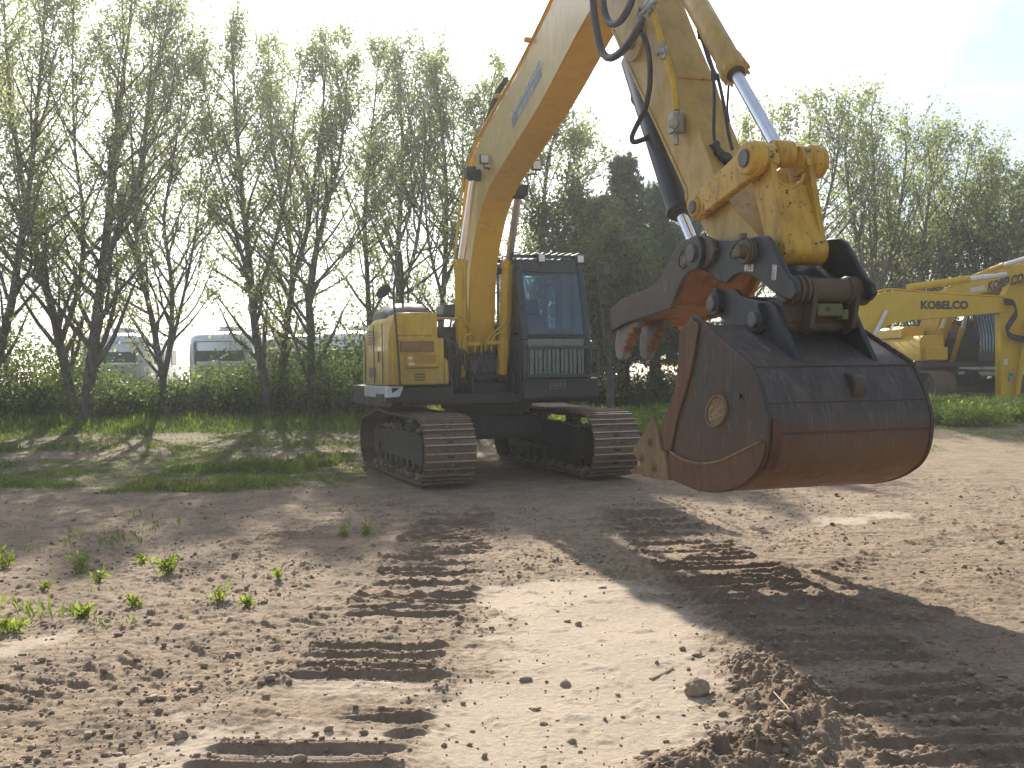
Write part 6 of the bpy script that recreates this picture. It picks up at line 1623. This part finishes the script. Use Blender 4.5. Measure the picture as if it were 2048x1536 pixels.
def build_weeds():
    """tall yellow-green weeds in front of the parked machines"""
    r = np.random.default_rng(22); N = 2600
    px = r.uniform(1620, 2150, N); D = r.uniform(21.5, 25.0, N); X = (px - 1024) / FPX * D
    dens = sstep(fbm(X * 0.8, D * 0.8, 3, 71), 0.30, 0.55); keep = r.random(N) < dens; X, D = X[keep], D[keep]; N = len(X)
    px2 = r.uniform(1080, 1380, 900); D2 = r.uniform(20.5, 25, 900); X = np.r_[X, (px2 - 1024) / FPX * D2]; D = np.r_[D, D2]; N = len(X)
    Z = terrain(X, D)[0]; LP = []; FP = []
    for i in range(N):
        h = r.uniform(0.12, 0.44) if i < N - 900 else r.uniform(0.1, 0.3); n = 16; u = r.random(n)
        LP.append(np.stack([X[i] + r.normal(0, 0.06, n), D[i] + r.normal(0, 0.06, n), Z[i] + h * u], -1))
        if r.random() < 0.35: FP.append(np.stack([X[i] + r.normal(0, 0.05, 5), D[i] + r.normal(0, 0.05, 5), Z[i] + h * r.uniform(0.9, 1.08, 5)], -1))
    LP = np.concatenate(LP); V, F = leaves(r, LP, 0.11, 0.4, -0.8)
    tint = np.clip(0.35 + 0.7 * (fbm(LP[:, 0] * 0.9, LP[:, 1] * 0.9, 3, 13) - 0.2) + r.normal(0, 0.15, len(LP)), 0, 1)
    FP = np.concatenate(FP); V2, F2 = leaves(r, FP, 0.032, 0.9, 0.0)
    o = np_mesh("weeds", np.concatenate([V, V2]), np.concatenate([F, F2 + len(V)]), [WEED, FLOWER], {"tint": np.r_[np.repeat(tint, 4), np.ones(len(V2))]})
    o.data.polygons.foreach_set("material_index", np.r_[np.zeros(len(F), np.int32), np.ones(len(F2), np.int32)])
    tag(o, "tall yellow-green weeds with small pale flowers before the parked machines", "weeds", kind='stuff')
build_weeds()

def weed_plant(px, py, h, w, nst, label, seed, leaf=0.055):
    r = np.random.default_rng(seed); g = ground_at(px, py); base = np.array([g[0], g[1], float(terrain(np.array([g[0]]), np.array([g[1]]))[0][0])])
    B = TreeBuf(seed); LP = []
    Vs, Fs = [], []; n0 = 0
    for k in range(nst):
        az = r.uniform(0, 2 * math.pi); d = np.array([math.cos(az) * w / h, math.sin(az) * w / h, 1.0]); st = B.grow(np.array([r.normal(0, w * 0.3), r.normal(0, w * 0.3), 0]), d, h * r.uniform(0.6, 1.1), 0.004, 5, 0.2, 0.12); B.tube(st, 0.0035, 0.0015, 4)
        n = 9; u = r.uniform(0.1, 1, n) * 5; i = np.minimum(u.astype(int), 4); LP.append(st[i] + (st[i + 1] - st[i]) * (u - i)[:, None])
    LP = np.concatenate(LP); V, F = leaves(r, LP, leaf, 0.32, -0.7)
    t = empty("weed_plant", base); tag(t, label, "weed", "single weeds growing in the dirt")
    np_mesh("stem", np.concatenate(B.V), np.concatenate(B.F), WEED, {"tint": np.full(sum(len(q) for q in B.V), 0.5)}, parent=t, smooth=True)
    np_mesh("foliage", V, F, WEED, {"tint": np.repeat(np.clip(r.normal(0.22, 0.22, len(LP)), 0, 1), 4)}, parent=t)
for k, a in enumerate([
 (336, 1150, 0.17, 0.10, 13, "largest bushy weed, right of the upright one in the left dirt"), (163, 1143, 0.17, 0.07, 8, "upright weed left of the largest one"),
 (165, 1232, 0.11, 0.10, 10, "broad low weed at the left, below the upright one"), (18, 1262, 0.10, 0.10, 9, "weed at the left edge near the pale patch"),
 (12, 1135, 0.15, 0.09, 9, "weed cut by the left edge, level with the largest one"), (270, 1215, 0.08, 0.07, 6, "small weed with spreading leaves, right of the broad low one"),
 (190, 1165, 0.09, 0.06, 5, "little weed just below the upright one"), (440, 1205, 0.10, 0.05, 5, "slim weed with narrow leaves midway to the ruts"),
 (556, 1160, 0.10, 0.04, 4, "thin pale weed alone right of the largest one"), (496, 1215, 0.05, 0.04, 4, "tiny weed nearest the churned rut"),
 (690, 1075, 0.11, 0.05, 5, "weed in front of the left crawler track, left of a pair"), (733, 1072, 0.11, 0.05, 5, "weed in front of the left crawler track, right of a pair"),
 (290, 1125, 0.08, 0.05, 4, "small weed touching the largest one on its left"), (95, 1180, 0.06, 0.05, 4, "tiny weed above the broad low one")]):
    weed_plant(*a, 700 + k)
def stick(px0, px1, label, r_, mat):
    a, b = ground_at(*px0), ground_at(*px1); zz = lambda p: float(terrain(np.array([p[0]]), np.array([p[1]]))[0][0]) + 0.006
    m = MB(); mid = (a + b) / 2; pts = [(a[0], a[1], zz(a)), (mid[0] + 0.008, mid[1], max(zz(mid), (zz(a) + zz(b)) / 2)), (b[0], b[1], zz(b))]
    m.tube(smooth_path(pts, 4), r_, 6); o = m.build("twig", mat); tag(o, label, "twig", "dry twigs on the ground")
STRAW = plain("dry_straw", (0.42, 0.35, 0.22), rough=0.8)
stick((1303, 1361), (1346, 1340), "short straight dry twig on the pale crust left of the ruts", 0.006, STRAW)
stick((1548, 1418), (1612, 1500), "long bent straw stem lying across the muddy ridge", 0.003, STRAW)

def build_litter():
    """dead stalks and straw bits lying on the soil, too many to count"""
    r = np.random.default_rng(31); N = 9000
    D = np.exp(r.uniform(math.log(3.6), math.log(22), N)); X = D * r.uniform(-0.56, 0.56, N); Z, crust, dark = terrain(X, D)
    keep = r.random(N) < 0.25 + 0.75 * sstep(fbm(X * 0.9 + 1, D * 0.9, 3, 91), 0.42, 0.62) * (1 - dark); X, D, Z = X[keep], D[keep], Z[keep]; N = len(X)
    az = r.uniform(0, 2 * math.pi, N); L = (0.012 + 0.06 * r.random(N) ** 3) * np.clip(D / 6, 0.8, 2); w = np.clip(0.0012 * D / 5, 0.001, 0.004)
    d = np.stack([np.cos(az), np.sin(az), r.normal(0.1, 0.2, N)], -1) * L[:, None]; q = np.stack([-np.sin(az), np.cos(az), np.zeros(N)], -1) * w[:, None]
    c = np.stack([X, D, Z + 0.006], -1); up = np.array([0, 0, 0.002])
    V = np.stack([c - d / 2 - q, c - d / 2 + q, c + q + up, c + d / 2, c - q + up], 1)
    V = np.stack([c - d / 2, c + q * 1.2, c + d / 2, c - q * 1.2], 1).reshape(-1, 3)
    o = np_mesh("dry_litter", V, np.arange(len(V)).reshape(-1, 4), STRAW)
    tag(o, "dry stalk bits and straw litter scattered thinly over the dirt", "litter", kind='stuff')
build_litter()
# ------------------------------------------------------------------ thin air volume added to stand in for lens flare
def build_glare_air():
    m, n, l = new_mat("glare_air"); out = n.new("ShaderNodeOutputMaterial"); v = n.new("ShaderNodeVolumePrincipled")
    v.inputs['Color'].default_value = (0.93, 0.96, 1.0, 1); v.inputs['Density'].default_value = 0.0012; v.inputs['Anisotropy'].default_value = 0.55
    l.new(v.outputs[0], out.inputs['Volume'])
    mb = MB(); mb.box((0, 0, 7.5), (620, 620, 18)); o = mb.build("glare", m); tag(o, kind='stuff')
    tag(o, "thin added haze in the air around the yard", "glare")
build_glare_air()
